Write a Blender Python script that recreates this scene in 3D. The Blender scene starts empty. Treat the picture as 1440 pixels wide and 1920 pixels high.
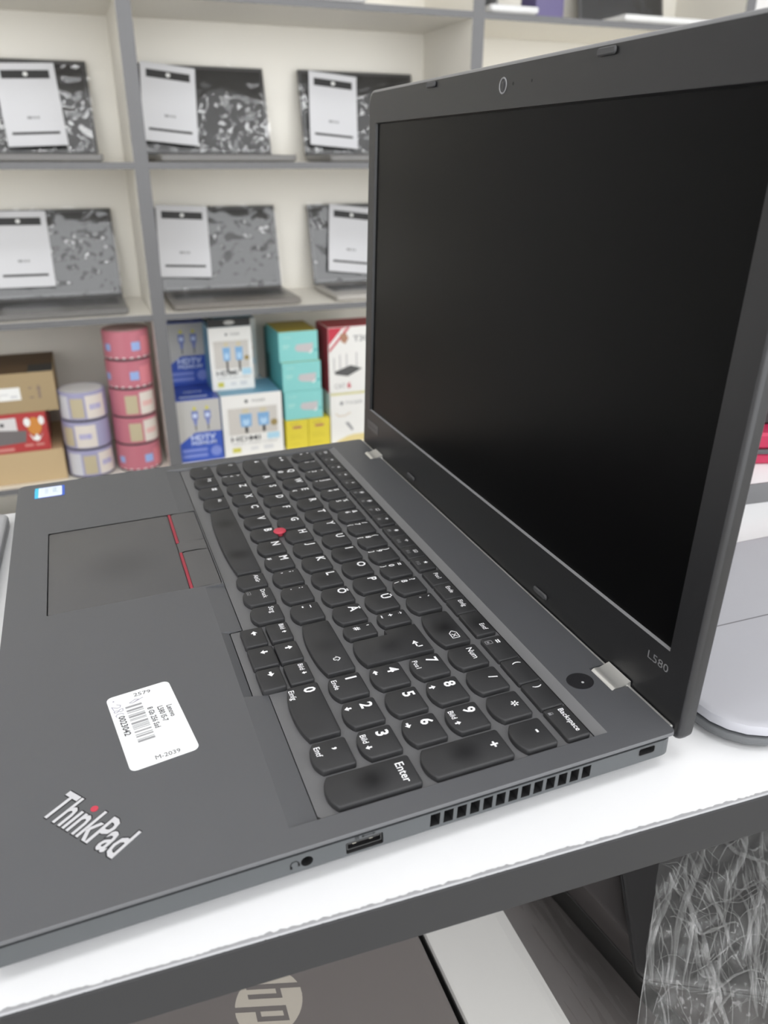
import bpy, bmesh, math, random
from mathutils import Vector, Matrix, noise

random.seed(7)
SC = bpy.context.scene
COL = SC.collection
K = 0.001                     # model numbers are millimetres, the scene is metres
ZT = 0.918                    # height of the laptop's top deck above the floor
TABLE = -18.0                 # counter top, mm below the deck

# ------------------------------------------------------------------ camera
CAMLOC = (562.14, 62.45, 209.72)
RIGHT = Vector((0.358315, 0.933479, -0.015057))
DOWN = Vector((0.387416, -0.163345, -0.907319))
FWD = Vector((-0.849423, 0.319272, -0.420174))
cam_d = bpy.data.cameras.new('camera')
cam = bpy.data.objects.new('camera', cam_d)
COL.objects.link(cam)
m = Matrix((( RIGHT.x, -DOWN.x, -FWD.x), (RIGHT.y, -DOWN.y, -FWD.y), (RIGHT.z, -DOWN.z, -FWD.z))).to_4x4()
m.translation = Vector(CAMLOC) * K + Vector((0, 0, ZT))
cam.matrix_world = m
cam_d.sensor_fit = 'VERTICAL'
cam_d.sensor_height = 36.0
cam_d.sensor_width = 27.0
cam_d.lens = 1457.549 / 1920 * 36.0
cam_d.clip_start = 0.01
cam_d.clip_end = 50
cam_d.dof.use_dof = True
cam_d.dof.focus_distance = 0.36
cam_d.dof.aperture_fstop = 12.5
SC.camera = cam

# ------------------------------------------------------------------ world, exposure
w = bpy.data.worlds.new('open_side_fill')
SC.world = w
w.use_nodes = True
w.node_tree.nodes['Background'].inputs[0].default_value = (0.97, 0.985, 1.0, 1)
w.node_tree.nodes['Background'].inputs[1].default_value = 2.6  # strong even fill through the open side, added to brighten the shelf
SC.view_settings.view_transform = 'Standard'
SC.view_settings.look = 'None'
SC.view_settings.gamma = 1
SC.view_settings.use_curve_mapping = False
SC.view_settings.exposure = 0.30
LAMP = 6.5                   # emission of the ceiling panels

# ------------------------------------------------------------------ materials
MATS = {}
def srgb(*c):
    if len(c) == 1:
        c = c * 3
    return tuple(((v/255)/12.92 if v/255 <= 0.04045 else ((v/255+0.055)/1.055)**2.4) for v in c)

def mat(name, col, rough=0.5, metal=0.0, spec=0.5, var=0.0, vscale=40.0, bump=0.0, bscale=900.0, coat=0.0, emit=0.0):
    if name in MATS:
        return MATS[name]
    mt = bpy.data.materials.new(name)
    mt.use_nodes = True
    nt = mt.node_tree
    b = nt.nodes['Principled BSDF']
    b.inputs['Base Color'].default_value = (*col, 1)
    b.inputs['Roughness'].default_value = rough
    b.inputs['Metallic'].default_value = metal
    b.inputs['Specular IOR Level'].default_value = spec
    b.inputs['Coat Weight'].default_value = coat
    if emit:
        b.inputs['Emission Color'].default_value = (*col, 1)
        b.inputs['Emission Strength'].default_value = emit
    if var or bump:
        tc = nt.nodes.new('ShaderNodeTexCoord')
    if var:
        n = nt.nodes.new('ShaderNodeTexNoise')
        n.inputs['Scale'].default_value = vscale
        n.inputs['Detail'].default_value = 5
        r = nt.nodes.new('ShaderNodeMapRange')
        r.inputs[1].default_value = 2.6
        r.inputs[2].default_value = 0.7
        r.inputs[3].default_value = 1 - var
        r.inputs[4].default_value = 1 + var
        mx = nt.nodes.new('ShaderNodeMix')
        mx.data_type = 'RGBA'
        mx.blend_type = 'MULTIPLY'
        mx.inputs[0].default_value = 1
        mx.inputs[6].default_value = (*col, 1)
        nt.links.new(tc.outputs['Object'], n.inputs['Vector'])
        nt.links.new(n.outputs[0], r.inputs[0])
        nt.links.new(r.outputs[0], mx.inputs[7])
        nt.links.new(mx.outputs[2], b.inputs['Base Color'])
    if bump:
        n2 = nt.nodes.new('ShaderNodeTexNoise')
        n2.inputs['Scale'].default_value = bscale
        n2.inputs['Detail'].default_value = 2
        bp = nt.nodes.new('ShaderNodeBump')
        bp.inputs['Strength'].default_value = bump
        bp.inputs['Distance'].default_value = 0.0004
        nt.links.new(tc.outputs['Object'], n2.inputs['Vector'])
        nt.links.new(n2.outputs[0], bp.inputs['Height'])
        nt.links.new(bp.outputs[0], b.inputs['Normal'])
    MATS[name] = mt
    return mt

M_DECK = mat('deck_plastic', (0.072, 0.074, 0.080), 0.44, spec=0.85, var=0.06, vscale=30, bump=0.25, bscale=4500)
M_SIDE = mat('side_plastic', (0.062, 0.067, 0.071), 0.5, var=0.04, vscale=30, bump=0.2, bscale=4500)
M_PLATE = mat('keyboard_plate', (0.125, 0.125, 0.129), 0.45, bump=0.15, bscale=4500)
M_GROOVE = mat('groove_black', (0.008, 0.008, 0.009), 0.7)
M_PAD = mat('touchpad_film', (0.080, 0.079, 0.080), 0.42, var=0.05, vscale=25, bump=0.15, bscale=4500)
M_LIDB = mat('lid_black', (0.011, 0.011, 0.012), 0.36, spec=0.5, bump=0.15, bscale=4500)
M_SILVER = mat('hinge_metal', (0.78, 0.77, 0.74), 0.36, metal=0.8)
M_LEGEND = mat('legend_white', (0.86, 0.86, 0.88), 0.5)
M_LEGDIM = mat('legend_grey', (0.25, 0.25, 0.26), 0.5)
M_RED = mat('trackpoint_red', (0.50, 0.045, 0.075), 0.6)
M_REDSTRIPE = mat('button_red', (0.30, 0.025, 0.045), 0.5)
M_LOGO = mat('logo_metal', (0.78, 0.78, 0.82), 0.35, metal=0.6)
M_RUBBER = mat('rubber_grey', (0.055, 0.055, 0.058), 0.55)
M_STICKER = mat('label_paper', (0.76, 0.77, 0.775), 0.5)
M_INK = mat('ink_grey', (0.07, 0.07, 0.075), 0.6)
M_INKPALE = mat('ink_pale', (0.30, 0.30, 0.31), 0.6)
M_BLACK = mat('ink_black', (0.02, 0.02, 0.02), 0.5)
M_WHITEP = mat('print_white', (0.85, 0.85, 0.83), 0.5)
M_TABLE = mat('white_laminate', (0.72, 0.72, 0.73), 0.35, var=0.015, vscale=8)
M_EDGE = mat('grey_edging', (0.030, 0.030, 0.031), 0.6, spec=0.2, var=0.05, vscale=20)
M_EDGESH = mat('grey_edging_shelf', (0.155, 0.155, 0.16), 0.5)
M_SHELF = mat('cream_laminate', (0.82, 0.79, 0.72), 0.45, var=0.02, vscale=5)
M_GAP = mat('screw_dark', (0.02, 0.02, 0.02), 0.5)

def screen_mat():
    mt = mat('screen_matte', (0.0016, 0.0016, 0.0017), 0.30, spec=0.085)
    return mt
M_SCREEN = screen_mat()

def key_mat(name='keycap', c0=(0.029, 0.029, 0.0305), c1=(0.002, 0.002, 0.003), rad=0.0095, spec=0.38, rough=0.5):
    """dark keycap plastic, polished darker where fingers have worn it"""
    mt = bpy.data.materials.new(name)
    mt.use_nodes = True
    nt = mt.node_tree
    b = nt.nodes['Principled BSDF']
    oi = nt.nodes.new('ShaderNodeObjectInfo')
    tc = nt.nodes.new('ShaderNodeTexCoord')
    vm = nt.nodes.new('ShaderNodeVectorMath')
    vm.operation = 'MULTIPLY'
    vm.inputs[1].default_value = (1, 1, 0)
    ln = nt.nodes.new('ShaderNodeVectorMath')
    ln.operation = 'LENGTH'
    ab = nt.nodes.new('ShaderNodeVectorMath')
    ab.operation = 'ABSOLUTE'
    tw = nt.nodes.new('ShaderNodeAttribute')
    tw.attribute_type = 'OBJECT'
    tw.attribute_name = 'worn_twin'
    cb = nt.nodes.new('ShaderNodeCombineXYZ')
    sb_ = nt.nodes.new('ShaderNodeVectorMath')
    sb_.operation = 'SUBTRACT'
    nt.links.new(tw.outputs['Fac'], cb.inputs[0])
    nt.links.new(tc.outputs['Object'], ab.inputs[0])
    nt.links.new(ab.outputs[0], sb_.inputs[0])
    nt.links.new(cb.outputs[0], sb_.inputs[1])
    nt.links.new(sb_.outputs[0], vm.inputs[0])
    nt.links.new(vm.outputs[0], ln.inputs[0])
    rg = nt.nodes.new('ShaderNodeMapRange')
    rg.interpolation_type = 'SMOOTHSTEP'
    rg.inputs[1].default_value = 0.0
    rg.inputs[2].default_value = rad
    rg.inputs[3].default_value = 1.0
    rg.inputs[4].default_value = 0.0
    nt.links.new(ln.outputs['Value'], rg.inputs[0])
    mu = nt.nodes.new('ShaderNodeMath')
    mu.operation = 'MULTIPLY'
    at = nt.nodes.new('ShaderNodeAttribute')
    at.attribute_type = 'OBJECT'
    at.attribute_name = 'worn'
    nt.links.new(rg.outputs[0], mu.inputs[0])
    nt.links.new(at.outputs['Fac'], mu.inputs[1])
    mx = nt.nodes.new('ShaderNodeMix')
    mx.data_type = 'RGBA'
    mx.inputs[6].default_value = (*c0, 1)
    mx.inputs[7].default_value = (*c1, 1)
    nt.links.new(mu.outputs[0], mx.inputs[0])
    nt.links.new(mx.outputs[2], b.inputs['Base Color'])
    b.inputs['Roughness'].default_value = rough
    b.inputs['Specular IOR Level'].default_value = spec
    n2 = nt.nodes.new('ShaderNodeTexNoise')
    n2.inputs['Scale'].default_value = 4500
    bp = nt.nodes.new('ShaderNodeBump')
    bp.inputs['Strength'].default_value = 0.15
    bp.inputs['Distance'].default_value = 0.0004
    nt.links.new(tc.outputs['Object'], n2.inputs['Vector'])
    nt.links.new(n2.outputs[0], bp.inputs['Height'])
    nt.links.new(bp.outputs[0], b.inputs['Normal'])
    return mt
M_KEY = key_mat()
M_PADW = key_mat('touchpad_worn', (0.080, 0.079, 0.080), (0.055, 0.054, 0.055), 0.030, 0.5, 0.42)

def film_mat(name, milky=0.3, scale=(9, 9, 1), gloss=0.10, rough=0.06, white=0.7, lo=0.9, hi=1.6, bump=0.003, detail=5, haze=0.0):
    """stretch film: clear, glossy, milky along its folds"""
    mt = bpy.data.materials.new(name)
    mt.use_nodes = True
    nt = mt.node_tree
    for n in list(nt.nodes):
        nt.nodes.remove(n)
    out = nt.nodes.new('ShaderNodeOutputMaterial')
    tr = nt.nodes.new('ShaderNodeBsdfTransparent')
    gl = nt.nodes.new('ShaderNodeBsdfGlossy')
    gl.inputs['Roughness'].default_value = rough
    df = nt.nodes.new('ShaderNodeBsdfDiffuse')
    df.inputs[0].default_value = (white, white, white*0.98, 1)
    tc = nt.nodes.new('ShaderNodeTexCoord')
    mp = nt.nodes.new('ShaderNodeMapping')
    mp.inputs['Scale'].default_value = scale
    nz = nt.nodes.new('ShaderNodeTexNoise')
    nz.noise_type = 'RIDGED_MULTIFRACTAL'
    nz.inputs['Scale'].default_value = 1.0
    nz.inputs['Detail'].default_value = detail
    nz.inputs['Distortion'].default_value = 0.7
    rg = nt.nodes.new('ShaderNodeMapRange')
    rg.inputs[1].default_value = lo
    rg.inputs[2].default_value = hi
    rg.inputs[3].default_value = haze
    rg.inputs[4].default_value = milky
    bp = nt.nodes.new('ShaderNodeBump')
    bp.inputs['Strength'].default_value = 1.0
    bp.inputs['Distance'].default_value = bump
    m1 = nt.nodes.new('ShaderNodeMixShader')
    m1.inputs[0].default_value = gloss
    m2 = nt.nodes.new('ShaderNodeMixShader')
    L = nt.links.new
    L(tc.outputs['UV'], mp.inputs[0])
    L(mp.outputs[0], nz.inputs['Vector'])
    L(nz.outputs[0], rg.inputs[0])
    L(nz.outputs[0], bp.inputs['Height'])
    L(bp.outputs[0], gl.inputs['Normal'])
    L(tr.outputs[0], m1.inputs[1])
    L(gl.outputs[0], m1.inputs[2])
    L(rg.outputs[0], m2.inputs[0])
    L(m1.outputs[0], m2.inputs[1])
    L(df.outputs[0], m2.inputs[2])
    L(m2.outputs[0], out.inputs[0])
    return mt

# ------------------------------------------------------------------ mesh helpers (millimetres)
class MB:
    def __init__(self):
        self.v = []
        self.f = []
        self.uv = None
    def add(self, verts, faces):
        o = len(self.v)
        self.v += [tuple(p) for p in verts]
        self.f += [tuple(i+o for i in f) for f in faces]
        return self
    def box(self, x0, y0, z0, x1, y1, z1):
        return self.add([(x0,y0,z0),(x1,y0,z0),(x1,y1,z0),(x0,y1,z0),(x0,y0,z1),(x1,y0,z1),(x1,y1,z1),(x0,y1,z1)],
                        [(3,2,1,0),(4,5,6,7),(0,1,5,4),(1,2,6,5),(2,3,7,6),(3,0,4,7)])
    def loft(self, rings, cap0=True, cap1=True):
        """rings: list of closed loops (lists of 3-D points) of equal length"""
        n = len(rings[0])
        vs = [p for r in rings for p in r]
        fs = []
        for k in range(len(rings)-1):
            for i in range(n):
                j = (i+1) % n
                fs.append((k*n+i, k*n+j, (k+1)*n+j, (k+1)*n+i))
        if cap0:
            fs.append(tuple(range(n-1, -1, -1)))
        if cap1:
            fs.append(tuple((len(rings)-1)*n+i for i in range(n)))
        return self.add(vs, fs)
    def slab(self, outline, levels):
        """outline function(inset)->2-D loop; levels: [(inset, z)...] bottom to top"""
        return self.loft([[(x, y, z) for x, y in outline(i)] for i, z in levels])
    def rbox(self, x0, y0, z0, x1, y1, z1, b=0.8, r=None):
        r = r if r is not None else b
        return self.slab(lambda i: rrect(x0+i, y0+i, x1-i, y1-i, max(r-i, 0.05)), [(b, z0), (0, z0+b), (0, z1-b), (b, z1)])
    def cyl(self, c, r, z0, z1, n=24, b=0.0):
        ring = lambda rr, z: [(c[0]+rr*math.cos(2*math.pi*i/n), c[1]+rr*math.sin(2*math.pi*i/n), z) for i in range(n)]
        if b:
            return self.loft([ring(r-b, z0), ring(r, z0+b), ring(r, z1-b), ring(r-b, z1)])
        return self.loft([ring(r, z0), ring(r, z1)])
    def holed(self, outer, holes, z=0.0, up=True):
        """flat face at height z with holes (2-D loops)"""
        bm = bmesh.new()
        es = []
        for lp in [outer] + holes:
            vs = [bm.verts.new((x, y, z)) for x, y in lp]
            es += [bm.edges.new((vs[i], vs[(i+1) % len(vs)])) for i in range(len(vs))]
        bmesh.ops.triangle_fill(bm, use_beauty=True, use_dissolve=False, edges=es)
        bm.normal_update()
        bm.verts.index_update()
        fs = []
        for f in bm.faces:
            ids = [v.index for v in f.verts]
            if (f.normal.z > 0) != up:
                ids.reverse()
            fs.append(ids)
        vs = [tuple(v.co) for v in bm.verts]
        bm.free()
        return self.add(vs, fs)
    def xf(self, fn):
        self.v = [tuple(fn(Vector(p))) for p in self.v]
        return self

def rrect(x0, y0, x1, y1, r, n=5):
    if not isinstance(r, (tuple, list)):
        r = (r,)*4          # order: x0y0, x1y0, x1y1, x0y1
    pts = []
    for (cx, cy, a, rr) in ((x0+r[0], y0+r[0], 180, r[0]), (x1-r[1], y0+r[1], 270, r[1]), (x1-r[2], y1-r[2], 0, r[2]), (x0+r[3], y1-r[3], 90, r[3])):
        for i in range(n+1):
            t = math.radians(a + 90*i/n)
            pts.append((cx+rr*math.cos(t), cy+rr*math.sin(t)))
    return pts

def link(name, mb, material, parent=None, loc=(0,0,0), rot=(0,0,0), smooth=True, mesh=None):
    if mesh is None:
        mesh = bpy.data.meshes.new(name)
        mesh.from_pydata([(x*K, y*K, z*K) for x, y, z in mb.v], [], mb.f)
        if mb.uv:
            ul = mesh.uv_layers.new(name='UVMap')
            for lp in mesh.loops:
                ul.data[lp.index].uv = mb.uv[lp.vertex_index]
        mesh.update()
        if smooth:
            mesh.polygons.foreach_set('use_smooth', [True]*len(mesh.polygons))
            mesh.set_sharp_from_angle(angle=math.radians(32))
        mesh.materials.append(material)
    o = bpy.data.objects.new(name, mesh)
    COL.objects.link(o)
    o.location = Vector(loc)*K
    o.rotation_euler = rot
    if parent:
        o.parent = parent
    return o

def tag(o, label=None, cat=None, group=None, kind=None):
    if label: o['label'] = label
    if cat: o['category'] = cat
    if group: o['group'] = group
    if kind: o['kind'] = kind
    return o

def thing(name, loc, label, cat, group=None, rot=(0,0,0)):
    """Empty at the base of a thing; loc in mm in the laptop's frame"""
    o = bpy.data.objects.new(name, None)
    o.empty_display_size = 0.02
    COL.objects.link(o)
    o.location = Vector(loc)*K + Vector((0, 0, ZT))
    o.rotation_euler = rot
    return tag(o, label, cat, group)

# text and flat print ------------------------------------------------
_tc = bpy.data.curves.new('lettering', 'FONT')
_to = bpy.data.objects.new('lettering', _tc)
_cache = {}
def glyphs(s, bold=0.0):
    if (s, bold) not in _cache:
        _tc.body = s
        _tc.size = 1
        _tc.resolution_u = 2
        _tc.offset = bold
        _to.to_mesh_clear()
        me = _to.to_mesh()
        _cache[(s, bold)] = ([(v.co.x, v.co.y) for v in me.vertices], [tuple(p.vertices) for p in me.polygons])
    return _cache[(s, bold)]

def text2d(s, h, x=0, y=0, width=None, anchor='l', bold=0.0, cap=0.70, rot=0.0):
    """2-D lettering, cap height h mm, baseline-left at x, y"""
    vs, fs = glyphs(s, bold)
    if not vs:
        return [], []
    k = h/cap
    x0 = min(v[0] for v in vs); x1 = max(v[0] for v in vs)
    kx = k if width is None else width/(x1-x0)
    W = (x1-x0)*kx
    ox = {'l': 0, 'c': -W/2, 'r': -W}[anchor]
    c, sn = math.cos(rot), math.sin(rot)
    out = []
    for a, b in vs:
        u = (a-x0)*kx+ox; v = b*k
        out.append((x+u*c-v*sn, y+u*sn+v*c))
    return out, fs

class Flat:
    """flat print collected in 2-D, then laid on a plane"""
    def __init__(self):
        self.v = []; self.f = []
    def add(self, vf):
        o = len(self.v)
        self.v += list(vf[0]); self.f += [tuple(i+o for i in f) for f in vf[1]]
        return self
    def text(self, *a, **k): return self.add(text2d(*a, **k))
    def rect(self, x0, y0, x1, y1): return self.add(([(x0,y0),(x1,y0),(x1,y1),(x0,y1)], [(0,1,2,3)]))
    def poly(self, pts): return self.add((pts, [tuple(range(len(pts)))]))
    def disc(self, x, y, r, n=16, ry=None):
        ry = ry or r
        return self.poly([(x+r*math.cos(2*math.pi*i/n), y+ry*math.sin(2*math.pi*i/n)) for i in range(n)])
    def line(self, pts, wd):
        for (a, b) in zip(pts, pts[1:]):
            d = Vector((b[0]-a[0], b[1]-a[1])).normalized()*wd/2
            self.poly([(a[0]-d.x+d.y, a[1]-d.y-d.x), (b[0]+d.x+d.y, b[1]+d.y-d.x), (b[0]+d.x-d.y, b[1]+d.y+d.x), (a[0]-d.x-d.y, a[1]-d.y+d.x)])
        return self
    def on(self, fn):
        mb = MB()
        mb.add([fn(x, y) for x, y in self.v], self.f)
        return mb

# ================================================================== THE SETTING
def world_box(name, b, material, kind='structure', label=None):
    mb = MB().box(*b)
    o = link(name, mb, material, None)
    o.location = (0, 0, ZT)
    tag(o, label, None, None, kind)
    return o
FL = -ZT/K
CE = FL + 2900
M_WALL = mat('wall_paint', (0.82, 0.81, 0.80), 0.8)
M_FLOOR = mat('floor_vinyl', (0.36, 0.34, 0.31), 0.5, var=0.08, vscale=3)
M_CEIL = mat('ceiling_paint', (0.8, 0.8, 0.8), 0.9)
world_box('floor', (-2000, -3000, FL-50, 3000, 4200, FL), M_FLOOR)
world_box('ceiling', (-2000, -3000, CE, 3000, 4200, CE+50), M_CEIL)
world_box('wall_back', (-2000, -3000, FL, -1900, 4200, CE), M_WALL)
world_box('wall_left', (-1900, -3000, FL, 3000, -2900, CE), M_WALL)
world_box('wall_right', (-1900, 4100, FL, 3000, 4200, CE), M_WALL)

M_LED = mat('led_diffuser', (0.99, 0.995, 1.0), 0.5, emit=LAMP)
M_LEDF = mat('led_frame', (0.8, 0.8, 0.8), 0.4)
PANELS = []
for (lx, rowname) in ((700, 'row nearest the shelf'), (2100, 'row by the shop front')):  # the row farther from the shelf is added for frontal light
    for (ly, cn) in ((-1300, 'first'), (300, 'second'), (1900, 'third')):
        PANELS.append((lx, ly, '%s from the left in the %s' % (cn, rowname)))
for (lx, ly, far) in PANELS:
    t = thing('ceiling_light', (lx, ly, CE-32), 'square ceiling light panel, %s' % far, 'ceiling light', 'ceiling light panels')
    fr = MB()
    for b in ((-310,-310,0,310,-295,32), (-310,295,0,310,310,32), (-310,-295,0,-295,295,32), (295,-295,0,310,295,32)):
        fr.box(*b)
    link('frame', fr, M_LEDF, t)
    link('diffuser', MB().box(-294,-294,6,294,294,14), M_LED, t)

# ------------------------------------------------------------------ counter that carries the laptop
YAW = -math.atan2(16.3, 273.0)          # its long edge is turned a little against the laptop
ctr = thing('display_counter', (200, 150, FL), 'white topped display counter with dark grey edging under the open black laptop', 'counter', rot=(0, 0, YAW))
def C2(x, y):                            # laptop frame -> counter frame
    dx, dy = x-200, y-150
    c, s = math.cos(-YAW), math.sin(-YAW)
    return dx*c-dy*s, dx*s+dy*c
TZ = TABLE-FL
XE = C2(394.7, 150)[0]                   # near edge
XB = C2(2, -6)[0]                        # far edge
BT = 20.0
Y0, Y1 = -640, 900
top = link('top_board', MB().box(XB, Y0, TZ-BT, XE-1.2, Y1, TZ), M_TABLE, ctr)
# edging strip with the ragged trimmed lip
eb = MB()
n = 1400
rag = [0.0]*(n+1)
for i in range(n+1):
    rag[i] = 0.55*noise.noise(Vector((i*0.55, 3.1, 0))) + 0.35*noise.noise(Vector((i*0.11, 7.7, 0)))
ys = [Y0+(Y1-Y0)*i/n for i in range(n+1)]
vs = []
for i in range(n+1):
    vs += [(XE-0.9, ys[i], TZ-0.2-0.5*abs(rag[i])), (XE, ys[i], TZ-1.2+0.5*rag[i]), (XE, ys[i], TZ-BT), (XE-1.2, ys[i], TZ-BT)]
fs = []
for i in range(n):
    for k in range(3):
        a = i*4+k
        fs.append((a, a+4, a+5, a+1))
eb.add(vs, fs)
lp = MB()
vs = []
for i in range(n+1):
    vs += [(XE-1.9-1.5*rag[i], ys[i], TZ+0.14), (XE-0.9, ys[i], TZ+0.1-0.3*abs(rag[i])), (XE-0.55, ys[i], TZ-0.6)]
lp.add(vs, [(i*3+k, i*3+3+k, i*3+4+k, i*3+1+k) for i in range(n) for k in range(2)])
tag(link('trimmed_lip', lp, mat('lip_highlight', (0.30, 0.30, 0.31), 0.45), top), 'ragged trimmed lip of the edging')  # paler than the strip: highlight of the rounded lip put into its colour
tag(link('edge_strip', eb, M_EDGE, top), 'dark grey edging strip')
LZ = TZ-236
low = link('lower_board', MB().box(XB+4, Y0, LZ-BT, XE-3, Y1, LZ), M_TABLE, ctr)
link('edge_strip', MB().box(XE-3, Y0, LZ-BT, XE-1.8, Y1, LZ), M_EDGE, low)
link('base_board', MB().box(XB+4, Y0, 60, XE-3, Y1, 80), M_TABLE, ctr)
link('back_panel', MB().box(XB, Y0+18, 0, XB+4, Y1-18, TZ-BT), M_TABLE, ctr)
for y in (Y0, Y1-18):
    link('side_panel', MB().box(XB, y, 0, XE-3, y+18, TZ-BT), M_TABLE, ctr)
# low display board that lies on the far part of the counter
sb = thing('riser_board', (130, 620, TABLE), 'white riser board with grey edge lying on the counter behind the grey laptop', 'board', rot=(0, 0, YAW-math.radians(4)))
link('board', MB().box(-120, -200, 0, 76, 240, 15), M_TABLE, sb)
link('edge_strip', MB().box(76, -200, 0, 77.2, 240, 15), M_EDGESH, sb)

# ------------------------------------------------------------------ wall shelf
TH = -0.018                                # the shelf stands a hair out of square with the counter
def S(x, y, z):
    return (x, y*math.cos(TH)-z*math.sin(TH), y*math.sin(TH)+z*math.cos(TH))
shelf = thing('wall_shelf', S(-1655, 250, -890), 'tall white compartment shelf with grey front edges along the wall', 'shelf', rot=(TH, 0, 0))
XF, XR = -1500, -1810
def sh(x0, y0, z0, x1, y1, z1):
    return MB().box(x0+1655, y0-250, z0+890, x1+1655, y1-250, z1+890)
DY = [-620.5, 242.7, 1105.9, 1969.1]
ZB = [(-880, -864), (-582, -566), (-165, -149), (186, 201), (532, 547), (880, 896), (1240, 1256)]
for y in DY:
    d = link('divider', sh(XR+2, y-16.5, -880, XF-1.5, y+16.5, 1256), M_SHELF, shelf)
    link('edge_band', sh(XF-1.5, y-16.5, -880, XF, y+16.5, 1256), M_EDGESH, d)
for k in range(3):
    for (z0, z1) in ZB:
        b = link('shelf_board', sh(XR+2, DY[k]+16.5, z0, XF-2.5, DY[k+1]-16.5, z1), M_SHELF, shelf)
        link('edge_band', sh(XF-2.5, DY[k]+16.5, z0, XF-1.0, DY[k+1]-16.5, z1), M_EDGESH, b)
link('back_panel', sh(XR-8, -637, -880, XR+2, 1985.6, 1256), M_SHELF, shelf)

def on_shelf(name, x, y, z, label, cat, group=None, yaw=0.0):
    o = thing(name, S(x, y, z), label, cat, group)
    o.rotation_euler = (Matrix.Rotation(TH, 3, 'X') @ Matrix.Rotation(yaw, 3, 'Z')).to_euler()
    return o

# ================================================================== THE LAPTOP
W, D = 376.0, 254.5
LOC = Vector((188, 127, TABLE))
lap = thing('laptop', LOC, 'open black laptop with full keyboard, blank dark screen and white price sticker', 'laptop')
def part(name, mb, material, parent=None, **kw):
    """mesh given in laptop coordinates, child of the laptop"""
    mb.xf(lambda p: p-LOC)
    return link(name, mb, material, parent or lap, **kw)
def sub(name, mb, material, parent, **kw):
    """sub-part given in laptop coordinates below a part whose origin is the laptop's"""
    mb.xf(lambda p: p-LOC)
    return link(name, mb, material, parent, **kw)

# deck with keyboard well, touchpad opening and hinge notches
outer = []
o4 = rrect(0, 0, W, D, (5, 5, 2.5, 2.5))
HN = ((29.5, 45.5), (328, 345))
# rebuild the rear edge with the two hinge notches
front = o4[:12]
outer = front + o4[12:18] + [(HN[1][1], D), (HN[1][1], 246.5), (HN[1][0], 246.5), (HN[1][0], D), (HN[0][1], D), (HN[0][1], 246.5), (HN[0][0], 246.5), (HN[0][0], D)] + o4[18:]
well = [(9, 99.4), (86.5, 99.4), (86.5, 109.3), (190.5, 109.3), (190.5, 99.4), (236.9, 99.4), (237.0, 99.4), (290.0, 99.4), (290.1, 99.4), (366.3, 99.4), (366.3, 229), (9, 229)]
mid = [(9.6, 109.5), (86.5, 109.5), (86.5, 109.6), (190.5, 109.6), (190.5, 109.5), (236.6, 109.5), (237.0, 103.2), (290.0, 103.2), (290.6, 109.9), (365.2, 109.9), (365.2, 224.3), (9.6, 224.3)]
plate = [(10.1, 109.95), (237.5, 109.95), (237.5, 104.2), (238.1, 103.65), (289.0, 103.65), (289.6, 104.1), (290.3, 109.8), (290.9, 110.3), (363.4, 110.3), (364.6, 111.4), (364.6, 223.8), (10.1, 223.8)]
padhole = [(88.3, 20.2), (188.7, 20.2), (188.7, 108.7), (88.3, 108.7)]
deck = MB().holed(outer, [well, padhole], 0.0)
n = len(outer)
ins = lambda lp, d: [(min(max(x, d), W-d), min(max(y, d), D-d) if y > 1 or True else y) for x, y in lp]
# outer rim: rounded lip then thin side of the top cover
deck.v = [(x, y, z) for x, y, z in deck.v]
rim = [[(x, y, 0.0) for x, y in outer]]
cx, cy = W/2, D/2
def push(lp, d, z):
    out = []
    for x, y in lp:
        out.append((x + (d if x > W-6 else -d if x < 6 else 0), y + (d if y > D-4 else -d if y < 6 else 0), z))
    return out
rim += [push(outer, 0.10, -0.25), push(outer, 0.15, -0.7), push(outer, 0.15, -1.5), push(outer, -1.0, -1.55)]
deck.loft(rim[::-1], False, False)
part('palm_rest_deck', deck, M_DECK)
# sloping margin of the well, groove and keyboard plate
wl = MB()
nn = len(well)
ZP = -1.7
wl.add([(x, y, 0.0) for x, y in well] + [(x, y, ZP) for x, y in mid], [(i, (i+1) % nn, nn+(i+1) % nn, nn+i) for i in range(nn) if i != nn-2])
part('well_margin', wl, M_DECK, smooth=False)
part('top_strip', MB().add([(9, 229, 0), (366.3, 229, 0), (365.2, 224.3, ZP), (9.6, 224.3, ZP)], [(3, 2, 1, 0)]), mat('strip_grey', (0.155, 0.155, 0.16), 0.42))
part('plate_groove', MB().loft([[(x, y, z) for x, y in mid] for z in (-3.2, ZP)], True, False), M_GROOVE, smooth=False)
part('keyboard_plate', MB().loft([[(x, y, z) for x, y in plate] for z in (-2.8, ZP)], False, True), M_PLATE)

# lower body: side walls with ports, chamfered bottom
body = MB()
g = lambda i, z: [(x, y, z) for x, y in rrect(i, i, W-i, D-i, 5)]
body.loft([g(14, -16.2), g(4.5, -14.6), g(1.2, -11.8), g(0.25, -10.6)], True, False)
body.loft([g(0.25, -2.9), g(1.2, -2.95)], False, False)      # step below the dark seam
part('base_body', body, M_SIDE)
part('deck_seam', MB().loft([g(1.2, -3.0), g(1.2, -1.3)], False, False), M_GROOVE)
for fx, fy in ((40, 30), (336, 30), (40, 225), (336, 225)):
    part('foot', MB().cyl((fx, fy), 9, TABLE, -16.0, 20, 0.5), M_RUBBER)
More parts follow.
